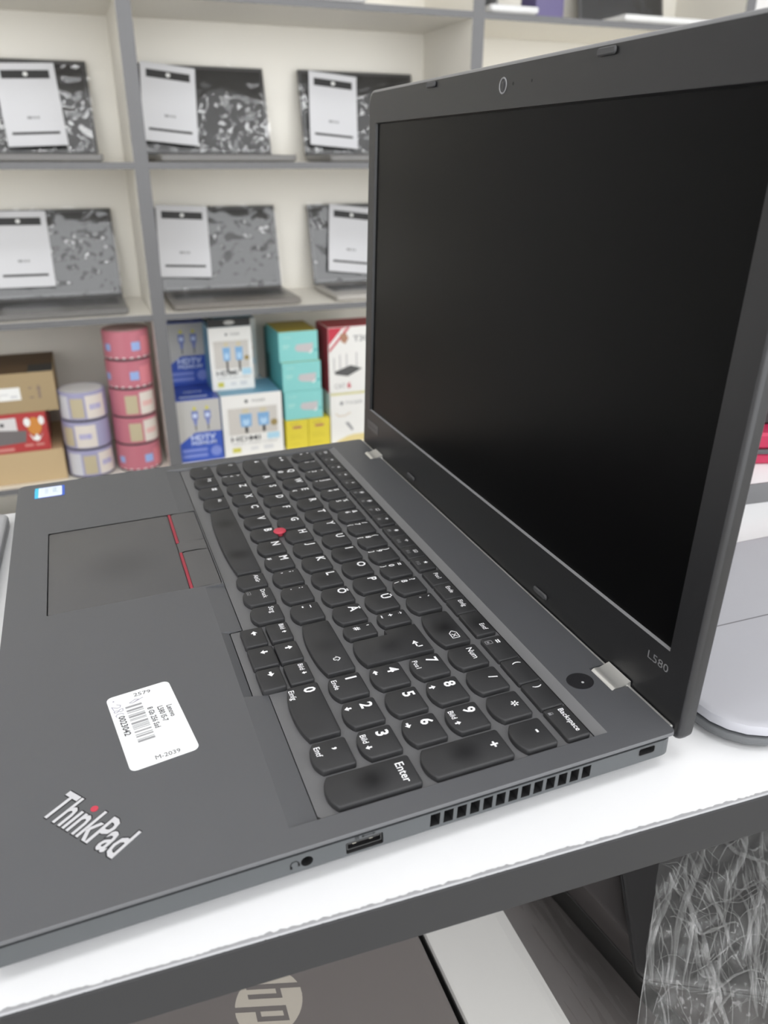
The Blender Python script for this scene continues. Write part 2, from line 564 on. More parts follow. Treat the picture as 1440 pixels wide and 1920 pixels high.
# right side wall with real openings; others plain
def side_loop(pts): return pts
slots = []
for i in range(13):
    y = 148.0 + i*5.28
    slots.append([(y, -9.3), (y+3.75, -9.3), (y+4.1, -3.8), (y+0.35, -3.8)])
usb = rrect(116.6, -9.6, 130.2, -4.5, 0.5, 2)
jack = [(102.7+2.15*math.cos(2*math.pi*i/18), -6.9+2.15*math.sin(2*math.pi*i/18)) for i in range(18)]
lock = rrect(237.6, -7.2, 245.0, -3.9, 0.9, 3)
wall = MB().holed([(5.2, -10.6), (249.3, -10.6), (249.3, -2.9), (5.2, -2.9)], slots+[usb, jack, lock], 0.0)
wall.xf(lambda p: Vector((W-0.25, p.x, p.y)))
# the rest of the wall ring
rr = rrect(0.25, 0.25, W-0.25, D-0.25, 5)
segs = MB()
nr = len(rr)
for i in range(nr):
    a, b = rr[i], rr[(i+1) % nr]
    if abs(a[0]-(W-0.25)) < 0.01 and abs(b[0]-(W-0.25)) < 0.01 and abs(a[1]-b[1]) > 50:
        continue
    segs.add([(a[0], a[1], -10.6), (b[0], b[1], -10.6), (b[0], b[1], -2.9), (a[0], a[1], -2.9)], [(0, 1, 2, 3)])
wall.add(segs.v, segs.f)
part('side_wall', wall, M_SIDE)
def cavity(name, lp, depth, material=M_GROOVE, dz=0.0):
    mb = MB()
    n = len(lp)
    mb.add([(W-0.25, y, z) for y, z in lp] + [(W-0.25-depth, y, z) for y, z in lp],
           [(i, (i+1) % n, n+(i+1) % n, n+i) for i in range(n)] + [tuple(range(n, 2*n))])
    return part(name, mb, material)
for s_ in slots:
    cavity('vent_slot', s_, 5)
u = cavity('usb_port', usb, 9)
sub('contact_tongue', MB().box(W-8, 117.6, -6.3, W-1.0, 129.2, -5.2), M_BLACK, u)
for yy in (119.3, 125.4):
    sub('contact', MB().box(W-3.2, yy, -6.9, W-1.4, yy+1.3, -5.4), mat('contact_gold', (0.75, 0.71, 0.6), 0.4), u)
sub('port_rim', MB().loft([[(W-0.9, y, z) for y, z in rrect(117.0, -8.6, 129.8, -4.7, 0.4, 2)], [(W-0.9, y, z) for y, z in rrect(117.4, -8.2, 129.4, -5.0, 0.4, 2)]], False, False), mat('port_steel', (0.035, 0.035, 0.035), 0.5), u)
j = cavity('audio_jack', jack, 8)
j2 = Flat().line([(97.2, -7.9), (96.9, -6.6), (97.6, -5.5), (98.9, -5.3), (99.7, -6.1), (99.9, -7.4)], 0.35).rect(96.7, -8.5, 97.5, -7.2).rect(99.5, -8.0, 100.2, -6.7)
part('headset_symbol', j2.on(lambda y, z: (W-0.15, y, z)), M_GROOVE)
part('usb_symbol', Flat().text('SS', 1.25, 119.8, -4.05, bold=0.03).line([(122.6, -3.5), (126.6, -3.5)], 0.3).poly([(126.4, -3.95), (127.6, -3.5), (126.4, -3.05)]).disc(122.8, -3.5, 0.45).on(lambda y, z: (W-0.15, y, z)), M_GROOVE)
cavity('lock_slot', lock, 6)
part('lock_rim', MB().add([(W-0.2, y, z) for y, z in rrect(237.2, -7.6, 245.4, -3.5, 1.1, 3)] + [(W-0.2, y, z) for y, z in lock], [(i, (i+1) % 16, 16+(i+1) % 16, 16+i) for i in range(16)]), M_RUBBER)

# touchpad, its three buttons
padfloor = MB().box(88.3, 20.2, -2.2, 188.7, 108.7, -1.5)
part('touchpad_well', padfloor, M_GROOVE)
tp_c = Vector((146.0, 58.0, 0))
tp = link('touchpad', MB().slab(lambda i: rrect(88.75+i-tp_c.x, 20.65+i-tp_c.y, 188.25-i-tp_c.x, 91.5-i-tp_c.y, 1.6), [(0, -1.5), (0, -0.45), (0.3, -0.2)]), M_PADW, lap, loc=tp_c-LOC)
tp['worn'] = 0.8
for (bx0, bx1, stripe, tilt) in ((88.75, 130.6, True, 0.0), (131.1, 144.1, False, 0.3), (144.6, 188.25, True, 0.0)):
    b = MB()
    xs = [bx0+(bx1-bx0)*i/6 for i in range(7)]
    prof = ((93.6 if stripe else 91.9, -0.35), (95.0, 0.05+tilt), (101, 0.2+tilt), (108.3, -0.15))
    vs = []
    for x in xs:
        e = 1-abs((x-(bx0+bx1)/2)/((bx1-bx0)/2))**6
        for (y, z) in prof:
            vs.append((x, y, z-0.25*(1-e)))
    fs = [(a*4+k, a*4+4+k, a*4+5+k, a*4+1+k) for a in range(6) for k in range(3)]
    b.add(vs, fs)
    b.loft([[(bx0, 93.6 if stripe else 91.9, z), (bx1, 93.6 if stripe else 91.9, z), (bx1, 108.3, z), (bx0, 108.3, z)] for z in (-1.5, -0.6)], False, False)
    bt = part('trackpoint_button', b, M_PAD)
    if stripe:
        tag(sub('red_stripe', MB().rbox(bx0, 91.75, -1.2, bx1, 93.45, 0.12, 0.3), M_REDSTRIPE, bt), 'red stripe')

# ---- keys
U, V, X0, YB0 = 19.036, 19.113, 10.62, 131.28
ROWY = [YB0 + V*k for k in range(5)]     # back edges of the caps
CAPD = 15.8
def cap_outline(wd, dp, smile=True, r=1.1):
    """cap outline, origin at front-left of its box, bulging front edge"""
    def f(i):
        x0, x1, y1 = i, wd-i, dp-i
        if not smile:
            return rrect(x0, i, x1, y1, max(r-i*0.5, 0.3), 3)
        pts = []
        sag = min(2.6, 0.17*wd)
        rc = 2.4
        n = 12
        for k in range(n+1):
            t = -1+2*k/n
            px = wd/2 + t*(wd/2-i)
            py = i + sag*(abs(t)**2.4)
            pts.append((px, py))
        for (cx, cy, a) in ((x1-r, y1-r, 0), (x0+r, y1-r, 90)):
            for k in range(4):
                an = math.radians(a+30*k)
                pts.append((cx+r*math.cos(an), cy+r*math.sin(an)))
        return pts
    return f
ZK0, ZK1 = -1.7, 1.0
_capmesh = {}
def cap_mesh(wd, dp, smile, zt):
    key = (round(wd, 2), round(dp, 2), smile, zt)
    if key not in _capmesh:
        f = cap_outline(wd, dp, smile)
        mb = MB().slab(f, [(0.0, ZK0), (0.0, zt-0.6), (0.2, zt-0.2), (0.6, zt)])
        mb.xf(lambda p: Vector((p.x-wd/2, p.y-dp/2, p.z)))
        me = bpy.data.meshes.new('key')
        me.from_pydata([(x*K, y*K, z*K) for x, y, z in mb.v], [], mb.f)
        me.update()
        me.polygons.foreach_set('use_smooth', [True]*len(me.polygons))
        me.set_sharp_from_angle(angle=math.radians(50))
        me.materials.append(M_KEY)
        _capmesh[key] = me
    return _capmesh[key]

def key(x0, x1, yf, yb, legend=None, worn=0.0, smile=True, zt=ZK1, label=None):
    """legend: list of (text, dx from left, dy from back of the baseline, height[, dim])"""
    me = cap_mesh(x1-x0, yb-yf, smile, zt)
    c = Vector(((x0+x1)/2, (yf+yb)/2, 0))
    o = link('key', None, None, lap, loc=c-LOC, mesh=me)
    o['worn'] = float(worn)
    if label:
        o['label'] = label
    groups = {}
    for it in legend or []:
        s, dx, dy, h = it[:4]
        dim = it[4] if len(it) > 4 else False
        fl = groups.setdefault(dim, Flat())
        bx, by = x0+dx-c.x, yb-dy-c.y
        if callable(s):
            s(fl, bx, by, h)
        else:
            fl.text(s, h*1.16, bx, by-h*0.1, bold=0.026 if len(s) < 3 else 0.008)
    for dim, fl in groups.items():
        if fl.v:
            link('legend', fl.on(lambda x, y: (x, y, zt+0.03)), M_LEGDIM if dim else M_LEGEND, o, smooth=False)
    return o

def arrow(ang):
    def f(fl, x, y, h):
        c, s = math.cos(ang), math.sin(ang)
        P = lambda pts: [(x+a*c-b*s, y+a*s+b*c) for a, b in pts]
        fl.poly(P([(h*0.55, 0), (-h*0.05, h*0.5), (-h*0.05, -h*0.5)]))
        fl.poly(P([(-h*0.05, h*0.17), (-h*0.55, h*0.17), (-h*0.55, -h*0.17), (-h*0.05, -h*0.17)]))
    return f
def shift_sym(fl, x, y, h):
    pts = [(-.28, -.5), (-.28, 0), (-.6, 0), (0, .6), (.6, 0), (.28, 0), (.28, -.5), (-.28, -.5)]
    fl.line([(x+a*h, y+b*h) for a, b in pts], 0.45)
def enter_sym(fl, x, y, h):
    fl.line([(x+h*0.9, y+h*0.75), (x+h*0.9, y), (x-h*0.1, y)], 0.75)
    fl.poly([(x-h*0.9, y), (x-h*0.05, y+h*0.55), (x-h*0.05, y-h*0.55)])
def bksp_sym(fl, x, y, h):
    fl.line([(x+a*h, y+b*h) for a, b in ((-1, 0), (-.4, .6), (1, .6), (1, -.6), (-.4, -.6), (-1, 0))], 0.45)
    fl.line([(x-.1*h, y+.3*h), (x+.6*h, y-.3*h)], 0.42)
    fl.line([(x-.1*h, y-.3*h), (x+.6*h, y+.3*h)], 0.42)
def aster(fl, x, y, h):
    for k in range(3):
        a = math.pi/2+k*math.pi/3
        fl.line([(x-math.cos(a)*h*.42, y-math.sin(a)*h*.42), (x+math.cos(a)*h*.42, y+math.sin(a)*h*.42)], 0.6)
def win_sym(fl, x, y, h):
    for a in (0, 1):
        for b in (0, 1):
            fl.rect(x+a*h*.56, y+b*h*.56, x+a*h*.56+h*.46, y+b*h*.56+h*.46)
def blob(kind):
    def f(fl, x, y, h):
        if kind == 'sun':
            fl.disc(x, y, h*.28, 10)
            for k in range(8):
                a = k*math.pi/4
                fl.line([(x+math.cos(a)*h*.4, y+math.sin(a)*h*.4), (x+math.cos(a)*h*.6, y+math.sin(a)*h*.6)], h*.16)
        elif kind == 'spk':
            fl.poly([(x-.5*h, y-.2*h), (x-.2*h, y-.2*h), (x+.1*h, y-.5*h), (x+.1*h, y+.5*h), (x-.2*h, y+.2*h), (x-.5*h, y+.2*h)])
            fl.line([(x+.3*h, y-.3*h), (x+.45*h, y), (x+.3*h, y+.3*h)], h*.14)
        elif kind == 'mic':
            fl.rect(x-.17*h, y-.15*h, x+.17*h, y+.5*h)
            fl.line([(x-.35*h, y), (x, y-.4*h), (x+.35*h, y)], h*.13)
        elif kind == 'disp':
            fl.line([(x-.55*h, y-.3*h), (x-.55*h, y+.4*h), (x+.55*h, y+.4*h), (x+.55*h, y-.3*h), (x-.55*h, y-.3*h)], h*.15)
            fl.rect(x-.2*h, y-.55*h, x+.2*h, y-.42*h)
        elif kind == 'wifi':
            for k in (.25, .5):
                fl.line([(x-k*h, y+k*h*.5), (x, y+k*h), (x+k*h, y+k*h*.5)], h*.14)
            fl.disc(x, y-.1*h, h*.14, 8)
        elif kind == 'gear':
            fl.disc(x, y, h*.36, 8)
            for k in range(6):
                a = k*math.pi/3
                fl.disc(x+math.cos(a)*h*.45, y+math.sin(a)*h*.45, h*.14, 6)
        elif kind == 'kb':
            fl.line([(x-.6*h, y-.35*h), (x-.6*h, y+.35*h), (x+.6*h, y+.35*h), (x+.6*h, y-.35*h), (x-.6*h, y-.35*h)], h*.13)
            fl.rect(x-.35*h, y-.15*h, x+.35*h, y)
        elif kind == 'calc':
            fl.line([(x-.4*h, y-.55*h), (x-.4*h, y+.55*h), (x+.4*h, y+.55*h), (x+.4*h, y-.55*h), (x-.4*h, y-.55*h)], h*.13)
            fl.rect(x-.22*h, y-.3*h, x+.22*h, y+.05*h)
        elif kind == 'star':
            fl.poly([(x+(h*.6 if k % 2 == 0 else h*.25)*math.sin(k*math.pi/5), y+(h*.6 if k % 2 == 0 else h*.25)*math.cos(k*math.pi/5)) for k in range(10)])
        elif kind == 'lock':
            fl.rect(x-.35*h, y-.5*h, x+.35*h, y+.05*h)
            fl.line([(x-.22*h, y), (x-.22*h, y+.4*h), (x+.22*h, y+.4*h), (x+.22*h, y)], h*.13)
    return f

xr = lambda u: X0 + u*U                  # right edge of a cap
xl = lambda u: X0 + u*U + 3.2            # left edge
def std(u0, u1, row, legend, worn=0.0, x1=None, label=None):
    return key(xl(u0), x1 or xr(u1), ROWY[row]-CAPD, ROWY[row], legend, worn, label=label)
LT = 4.0
L1 = lambda c, extra=None: [(c, 2.3, 5.9, LT)] + ([(extra, 2.6, 12.6, 2.4)] if extra else [])
# number row
num = [('^', '°', None), ('1', '!', None), ('2', '"', '²'), ('3', '§', '³'), ('4', '$', None), ('5', '%', None), ('6', '&', None),
       ('7', '/', '{'), ('8', '(', '['), ('9', ')', ']'), ('0', '=', '}'), ('ß', '?', '\\'), ('´', '`', None)]
for i, (a, b, c) in enumerate(num):
    lg = [(b, 2.4, 4.8, 2.8), (a, 2.4, 9.4, 2.8)]
    if c:
        lg.append((c, 2.6, 13.6, 2.3))
    std(i, i+1, 4, lg, 0.25 if a in '0ß' else 0.0)
MAINR = X0 + 14.646*U
std(13, 14.75, 4, [(bksp_sym, 21, 5.6, 3.0)], 0.85, x1=MAINR, label='backspace key with a worn dark patch')
# QWERTY row
std(0, 1.5, 3, [(arrow(math.pi), 5, 5.0, 3.0), (arrow(0), 10, 5.0, 3.0)], 0.15)
for i, c in enumerate('QWERTYUIOP'):
    std(1.5+i, 2.5+i, 3, L1(c, {'Q': '@', 'E': '€'}.get(c)), {'R': .5, 'E': .4, 'T': .45, 'I': .6, 'O': .4}.get(c, .15))
std(11.5, 12.5, 3, L1('Ü'), 0.15)
std(12.5, 13.4, 3, [('*', 2.2, 5.4, 2.8), ('+', 2.2, 9.6, 2.6), ('~', 2.2, 13.8, 2.6)], 0.1, x1=263.6)
# home row
std(0, 1.75, 2, [(blob('lock'), 6, 4.2, 3.2)], 0.1)
for i, c in enumerate('ASDFGHJKL'):
    std(1.75+i, 2.75+i, 2, L1(c), {'S': .45, 'D': .4, 'F': .5, 'K': .3, 'L': .6, 'H': .3}.get(c, .2))
std(10.75, 11.75, 2, L1('Ö'), 0.4)
std(11.75, 12.75, 2, L1('Ä'), 0.2)
std(12.75, 13.5, 2, [("'", 2.4, 5.0, 2.6), ('#', 2.4, 9.6, 2.6)], 0.05, x1=267.2)
# bottom letter row
std(0, 1.25, 1, [(shift_sym, 5, 4.6, 2.6)], 0.1)
std(1.25, 2.25, 1, [('>', 2.4, 4.6, 2.4), ('<', 2.4, 9.2, 2.4), ('|', 2.6, 13.4, 2.2)])
for i, c in enumerate('ZXCVBNM'):
    std(2.25+i, 3.25+i, 1, L1(c, {'M': 'µ'}.get(c)), {'C': .45, 'V': .55, 'B': .3, 'N': .35}.get(c, .15))
std(9.25, 10.25, 1, [(';', 2.6, 4.8, 2.6), (',', 2.6, 9.4, 2.6)], 0.15)
std(10.25, 11.25, 1, [(':', 2.6, 4.8, 2.6), ('.', 2.6, 9.4, 2.6)], 0.15)
std(11.25, 12.25, 1, [('_', 2.6, 3.8, 2.8), ('-', 2.6, 9.4, 3.2)], 0.1)
key(xl(12.25), MAINR, ROWY[1]-CAPD, ROWY[1], [(shift_sym, 33, 6.0, 2.9)], 0.35, label='wide shift key')
# space bar row
yb, yf = ROWY[0], ROWY[0]-CAPD
for (a, b, lg, wn) in ((13.6, 33.4, [('Fn', 3, 5.2, 2.4, True)], 0.0), (36.0, 52.6, [('Strg', 3, 5.4, 2.2)], .8), (55.4, 72.4, [(win_sym, 3, 6.2, 3.3)], .1),
                   (75.2, 92.8, [('Alt', 3, 5.4, 2.2)], .5), (187.4, 201.6, [('AltGr', 1.8, 5.4, 2.1)], .1), (204.4, 219.8, [('Druck', 1.6, 5.4, 2.1), (blob('kb'), 3.5, 12, 2.4, True)], .05),
                   (222.6, 237.4, [('Strg', 1.8, 5.4, 2.3)], .05)):
    key(a, b, yf, yb, lg, wn)
sp = key(95.6, 184.6, yf, yb, [], 0.8, label='long space bar with two worn dark patches')
sp['worn_twin'] = 0.022
# arrow cluster
for (a, b, lg) in ((240.6, 255.6, [('Bild', 1.6, 4.2, 2.0), (arrow(math.pi/2), 8.6, 3.2, 2.0)]), (258.2, 273.4, [(arrow(math.pi/2), 4.8, 4.6, 3.2)]), (275.9, 290.6, [('Bild', 1.6, 4.2, 2.0), (arrow(-math.pi/2), 8.6, 3.2, 2.0)])):
    key(a, b, 120.1, 131.0, lg, 0.0, smile=False)
for (a, b, an) in ((240.6, 255.6, math.pi), (257.6, 273.4, -math.pi/2), (275.2, 290.6, 0.0)):
    key(a, b, 107.6, 118.6 if an != -math.pi/2 else 119.5, [(arrow(an), 4.8, 4.8, 3.2)], 0.15, smile=False)
# function row
def frow(x0, x1, names, yf=211.9, yb=222.5):
    wd = (x1-x0)/len(names)
    for i, nm in enumerate(names):
        lg = []
        if nm[0]:
            if callable(nm[0]): lg.append((nm[0], 7.2, 3.6, 2.5))
            else: lg.append((nm[0], nm[2] if len(nm) > 2 else 4.6, 4.2, 2.1))
        if nm[1]:
            lg.append((nm[1], 4.6, 8.6, 1.7, True))
        key(x0+i*wd+(0.2 if i else 0), x0+(i+1)*wd-(0.2 if i < len(names)-1 else 0), yf, yb, lg, 0.0, smile=False, zt=0.6)
frow(13.6, 94.0, [('Esc', 'FnLk'), (blob('spk'), 'F1'), (blob('spk'), 'F2'), (blob('spk'), 'F3'), (blob('mic'), 'F4')])
frow(96.8, 157.0, [(blob('sun'), 'F5'), (blob('sun'), 'F6'), (blob('disp'), 'F7'), (blob('wifi'), 'F8')])
frow(159.8, 218.2, [(blob('gear'), 'F9'), (blob('wifi'), 'F10'), (blob('kb'), 'F11'), (blob('star'), 'F12')])
for (a, b, s_, dx, wn) in ((221.0, 236.0, 'Pos1', 3.4, 0), (236.5, 251.6, 'Ende', 3.4, 0), (252.1, 266.4, 'Einfg', 2.6, 0), (266.9, 287.0, 'Entf', 11.5, .6)):
    key(a, b, 211.9, 222.5, [(s_, dx, 4.8, 2.1)], wn, smile=False, zt=0.6)
NX = X0 + 14.646*U
NU = 18.778
for (a, b, lg) in ((290.2, 308.8, [('=', 3.2, 5.0, 3.0), (blob('calc'), 4.0, 8.0, 3.0, True)]), (309.3, 327.0, [('(', 3, 5.0, 2.6)]), (327.5, 345.2, [(')', 3, 5.0, 2.6)]),
                   (345.7, 364.6, [('Backspace', 1.8, 4.4, 2.1), (blob('lock'), 3.2, 8.6, 2.2, True)])):
    key(a, b, 211.9, 222.5, lg, 0, smile=False, zt=0.6)
# number pad
def pad(c0, c1, r0, r1, lg, wn=0.0, label=None):
    key(NX+c0*NU+3.0, NX+c1*NU, ROWY[r0]-CAPD, ROWY[r1], lg, wn, label=label)
pad(0, 1, 4, 4, [('Num', 2.6, 5.4, 2.6)])
pad(1, 2, 4, 4, [('/', 6.4, 5.6, 3.2)])
pad(2, 3, 4, 4, [(aster, 8.0, 4.4, 3.4)])
pad(3, 4, 4, 4, [('-', 6.4, 5.6, 3.6)], .2)
NP = ((0, 3, '7', 'Pos1'), (1, 3, '8', arrow(math.pi/2)), (2, 3, '9', 'Bild'), (0, 2, '4', arrow(math.pi)), (1, 2, '5', None), (2, 2, '6', arrow(0)), (0, 1, '1', 'Ende'), (1, 1, '2', arrow(-math.pi/2)), (2, 1, '3', 'Bild'))
for (c, r, a, b) in NP:
    lg = [(a, 2.8, 6.6, 4.3)]
    if callable(b):
        lg.append((b, 4.2, 12.6, 2.8))
    elif b:
        lg.append((b, 2.6, 13.4, 2.1))
        if b == 'Bild':
            lg.append((arrow(math.pi/2 if a == '9' else -math.pi/2), 10.2, 12.4, 2.4))
    pad(c, c+1, r, r, lg)
pad(3, 4, 2, 3, [('+', 6.2, 6.6, 3.6)], .75, label='tall plus key with a worn dark patch')
pad(3, 4, 0, 1, [('Enter', 3.2, 6.2, 2.9)], .9, label='tall number pad enter key with a worn dark patch')
pad(0, 2, 0, 0, [('0', 2.8, 6.6, 4.3), ('Einfg', 2.6, 13.4, 2.1)])
pad(2, 3, 0, 0, [(',', 5.0, 5.4, 3.9), ('Entf', 2.6, 13.2, 2.1)])
# the stepped return key
def enter_loop(i):
    xa, xb_, xc = 266.4, 270.0, MAINR
    yb_, ym, yf_ = ROWY[3], ROWY[3]-CAPD-0.2, ROWY[2]-CAPD
    pts = [(xc-i, yb_-i), (xa+i, yb_-i), (xa+i, ym+i), (xb_+i, ym+i), (xb_+i, yf_+2.0+i)]
    n = 8
    for k in range(1, n):
        t = k/n
        pts.append((xb_+i+(xc-xb_-2*i)*t, yf_+i+2.0*abs(2*t-1)**2.4))
    pts.append((xc-i, yf_+2.0+i))
    return pts
ec = Vector(((266.4+MAINR)/2+1, ROWY[2]+1, 0))
em = MB().slab(enter_loop, [(0, ZK0), (0, ZK1-0.6), (0.2, ZK1-0.2), (0.6, ZK1)])
em.xf(lambda p: p-ec)
ek = link('key', em, M_KEY, lap, loc=ec-LOC)
ek['worn'] = 0.45
ek['label'] = 'stepped return key'
fl = Flat()
enter_sym(fl, 282.5-ec.x, ROWY[3]-6.4-ec.y, 2.9)
link('legend', fl.on(lambda x, y: (x, y, ZK1+0.03)), M_LEGEND, ek, smooth=False)
# red pointing stick
ps = MB()
n = 20
ring = lambda r, z: [(142.0+r*math.cos(2*math.pi*i/n), 152.4+r*math.sin(2*math.pi*i/n), z) for i in range(n)]
ps.loft([ring(2.2, -1.2), ring(2.2, 0.6), ring(3.6, 0.9), ring(3.9, 1.4), ring(3.5, 2.0), ring(2.2, 2.3), ring(0.8, 2.35)])
tag(part('pointing_stick', ps, M_RED), 'red rubber pointing stick')

# power button, hinge blocks, logo, stickers
pb = MB()
n = 28
ring = lambda r, z: [(334.3+r*0.95*math.cos(2*math.pi*i/n), 237.7+r*math.sin(2*math.pi*i/n), z) for i in range(n)]
pb.loft([ring(6.0, 0.0), ring(5.6, 0.16), ring(5.0, 0.12), ring(3, 0.05), ring(1, 0.03)], False, True)
pw = part('power_button', pb, mat('gloss_black', (0.018, 0.018, 0.02), 0.18, spec=0.6))
sub('power_led', MB().cyl((335.6, 238.2), 0.6, 0.0, 0.16, 14), mat('led_off', (0.45, 0.45, 0.45), 0.4), pw)
for (a, b) in HN:
    hb = MB()
    prof = [(246.9, -2.2), (247.1, -0.9), (247.9, -0.1), (249.0, 0.25), (250.2, 0.1), (251.5, 0.0), (256.3, 1.6), (256.6, -3.0), (250, -5.0)]
    hb.loft([[(x, y, z) for y, z in prof] for x in (a+0.9, b-0.5)])
    tag(part('hinge', hb, M_SILVER), 'silver hinge block')
part('hinge_bar', MB().rbox(4, 254.8, -5.5, W-4, 256.4, -0.6, 0.4), M_SILVER)

lg_o = Vector((327.4, 19.6)); ang = math.atan2(22.6, 29.6)
lf = Flat().text('Th\u0131nkPad', 12.6, lg_o.x, lg_o.y, width=37.0, bold=0.018, rot=ang)
lo = part('logo', lf.on(lambda x, y: (x, y, 0.08)), M_LOGO, smooth=False)
bg = Flat().text('Th\u0131nkPad', 12.6, lg_o.x, lg_o.y, width=37.0, bold=0.045, rot=ang)
sub('logo_recess', bg.on(lambda x, y: (x, y, 0.03)), M_GROOVE, lo, smooth=False)
# dot on the i sits over the third letter
gv, _ = glyphs('Th\u0131nkPad', 0.0)
du, dv = 14.6, 11.3
dx, dy = lg_o.x+du*math.cos(ang)-dv*math.sin(ang), lg_o.y+du*math.sin(ang)+dv*math.cos(ang)
tag(sub('logo_dot', MB().cyl((dx, dy), 1.35, 0.02, 0.22, 16), M_RED, lo), 'red dot of the logo')

# price sticker: local frame, u along +x, v along +y
su = Vector((49.2, 6.6)).normalized()
so_ = Vector((318.8, 51.0))*0.0 + Vector((269.6, 44.4))
def sk(u, v, z): return (so_.x+u*su.x-v*su.y, so_.y+u*su.y+v*su.x, z)
stk = MB().loft([[sk(x, y, z) for x, y in rrect(0, 0, 49.3, 26.6, 2.6, 4)] for z in (0.02, 0.16)])
stk = tag(part('price_sticker', stk, M_STICKER), 'white price sticker with a barcode')
pr = Flat()
pr.text('Lenovo', 2.2, 17.0, 21.6, width=8.0, bold=0.02)
pr.text('L580 I5-7', 2.2, 16.0, 18.0, width=10.5, bold=0.02)
pr.text('8 Gb 256 Ssd', 2.2, 14.5, 14.2, width=14.5, bold=0.02)
pr.text('0023042', 2.5, 14.6, 2.4, width=13.4, bold=0.02)
pr.text('2579', 2.3, 4.2, 11.0, width=7.0, rot=math.radians(86))
pr.text('M-2039', 2.3, 47.2, 10.0, width=9.5, rot=math.radians(88))
sub('print', pr.on(lambda u, v: sk(u, v, 0.19)), M_INK, stk, smooth=False)
bars = Flat()
random.seed(11)
u = 9.6
while u < 33.5:
    wd = random.choice((0.35, 0.45, 0.8, 1.2))
    bars.rect(u, 6.2, u+wd, 12.9)
    u += wd+random.choice((0.4, 0.6, 0.9, 1.3))
sub('barcode', bars.on(lambda u, v: sk(u, v, 0.19)), M_INKPALE, stk, smooth=False)
hand = Flat()
hand.line([(6.2, 3.4), (7.2, 4.8), (8.4, 4.4), (8.6, 3.2), (7.0, 1.2), (9.4, 1.6)], 0.22)
hand.line([(11.2, 5.0), (9.8, 5.2), (9.9, 4.0), (11.5, 2.6), (11.2, 1.5), (10.0, 1.7), (10.3, 2.9), (11.6, 4.0), (11.2, 5.0)], 0.22)
hand.line([(13.8, 4.8), (12.8, 4.2), (12.7, 2.4), (13.6, 1.6), (14.4, 1.9)], 0.22)
hand.line([(8.0, 10.0), (6.8, 12.4), (6.2, 11.0), (7.6, 8.4), (8.2, 9.6), (6.4, 14.2)], 0.22)
hand.disc(3.4, 2.6, 0.35, 8)
sub('handwriting', hand.on(lambda u, v: sk(u, v, 0.19)), mat('pen_ink', (0.22, 0.2, 0.3), 0.6), stk, smooth=False)
# processor sticker
ps_ = part('processor_sticker', MB().loft([[(x, y, z) for x, y in rrect(7.8, 10.8, 27.0, 30.3, 1.2, 3)] for z in (0.02, 0.16)]), mat('sticker_blue', (0.02, 0.10, 0.55), 0.35))
sub('cyan_field', Flat().poly([(7.9, 11.2), (15, 10.9), (26.8, 11.2), (26.8, 14.5), (7.9, 14.5)]).on(lambda x, y: (x, y, 0.18)), mat('sticker_cyan', (0.05, 0.55, 0.75), 0.4), ps_, smooth=False)
sub('white_field', MB().loft([[(x, y, z) for x, y in rrect(8.5, 13.4, 26.3, 28.6, 1.0, 3)] for z in (0.16, 0.2)]), mat('sticker_white', (0.75, 0.82, 0.88), 0.35), ps_)
sub('print', Flat().text('intel', 3.4, 11.0, 22.6, width=8).text('CORE i5', 2.0, 11.0, 17.6, width=9).on(lambda x, y: (x, y, 0.22)), mat('print_blue', (0.35, 0.5, 0.65), 0.5), ps_, smooth=False)

# ---- lid (own frame: x, s up the lid, n towards the user)
ANG = 1.52564
HY = 256.9
lid_loc = Vector((0, HY, 0)) - LOC
LH = 247.9
S0, S1, SB, ST = 13.4, 361.9, 27.9, 227.8
lid_out = lambda i: rrect(i, -7+i, W-i, LH-i, (4, 4, 7, 7))
cover = MB().loft([[(x, y, z) for x, y in lid_out(i)] for i, z in ((5, -8.6), (1.8, -8.0), (0.3, -6.2), (0.0, -3.5), (0.0, -1.9))], True, False)
lid = link('lid', cover, M_LIDB, lap, loc=lid_loc, rot=(ANG, 0, 0))
bez = MB()
rim_ = MB().loft([[(x, y, z) for x, y in lid_out(i)] for i, z in ((0.0, -1.9), (0.25, -1.0), (0.9, -0.3), (1.8, 0.0))], False, False)
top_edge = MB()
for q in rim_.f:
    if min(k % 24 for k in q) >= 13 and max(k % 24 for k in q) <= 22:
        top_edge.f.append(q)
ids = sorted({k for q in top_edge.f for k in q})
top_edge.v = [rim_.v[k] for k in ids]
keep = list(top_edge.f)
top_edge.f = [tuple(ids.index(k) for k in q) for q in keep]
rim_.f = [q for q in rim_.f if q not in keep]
link('lid_top_edge', top_edge, mat('rim_top_lit', (0.17, 0.17, 0.175), 0.3), lid)  # top lip of the dark rim painted lighter, as catching ceiling light
link('lid_rim', rim_, mat('rim_plastic', (0.028, 0.028, 0.03), 0.28), lid)
inner = [(x, y) for x, y in lid_out(1.8)]
hole = [(S0, SB), (S1, SB), (S1, ST), (S0, ST)]
bez.holed(inner, [hole], 0.0)
hole2 = [(S0+0.5, SB+0.15), (S1-0.5, SB+0.15), (S1-0.5, ST-0.9), (S0+0.5, ST-0.9)]
bez.add([(x, y, 0) for x, y in hole]+[(x, y, -1.7) for x, y in hole2], [(i, (i+1) % 4, 4+(i+1) % 4, 4+i) for i in range(1, 4)])
link('lower_ledge', MB().add([(S0, SB, 0), (S1, SB, 0), (S1-0.5, SB+0.35, -1.7), (S0+0.5, SB+0.35, -1.7)], [(0, 1, 2, 3)]), mat('ledge_highlight', (0.24, 0.24, 0.245), 0.4), lid)  # black ledge painted grey for the highlight along the screen bottom
bezel = link('bezel', bez, M_LIDB, lid)
scr = MB().add([(x, y, -1.65) for x, y in ((S0, SB), (S1, SB), (S1, ST), (S0, ST))], [(0, 1, 2, 3)])
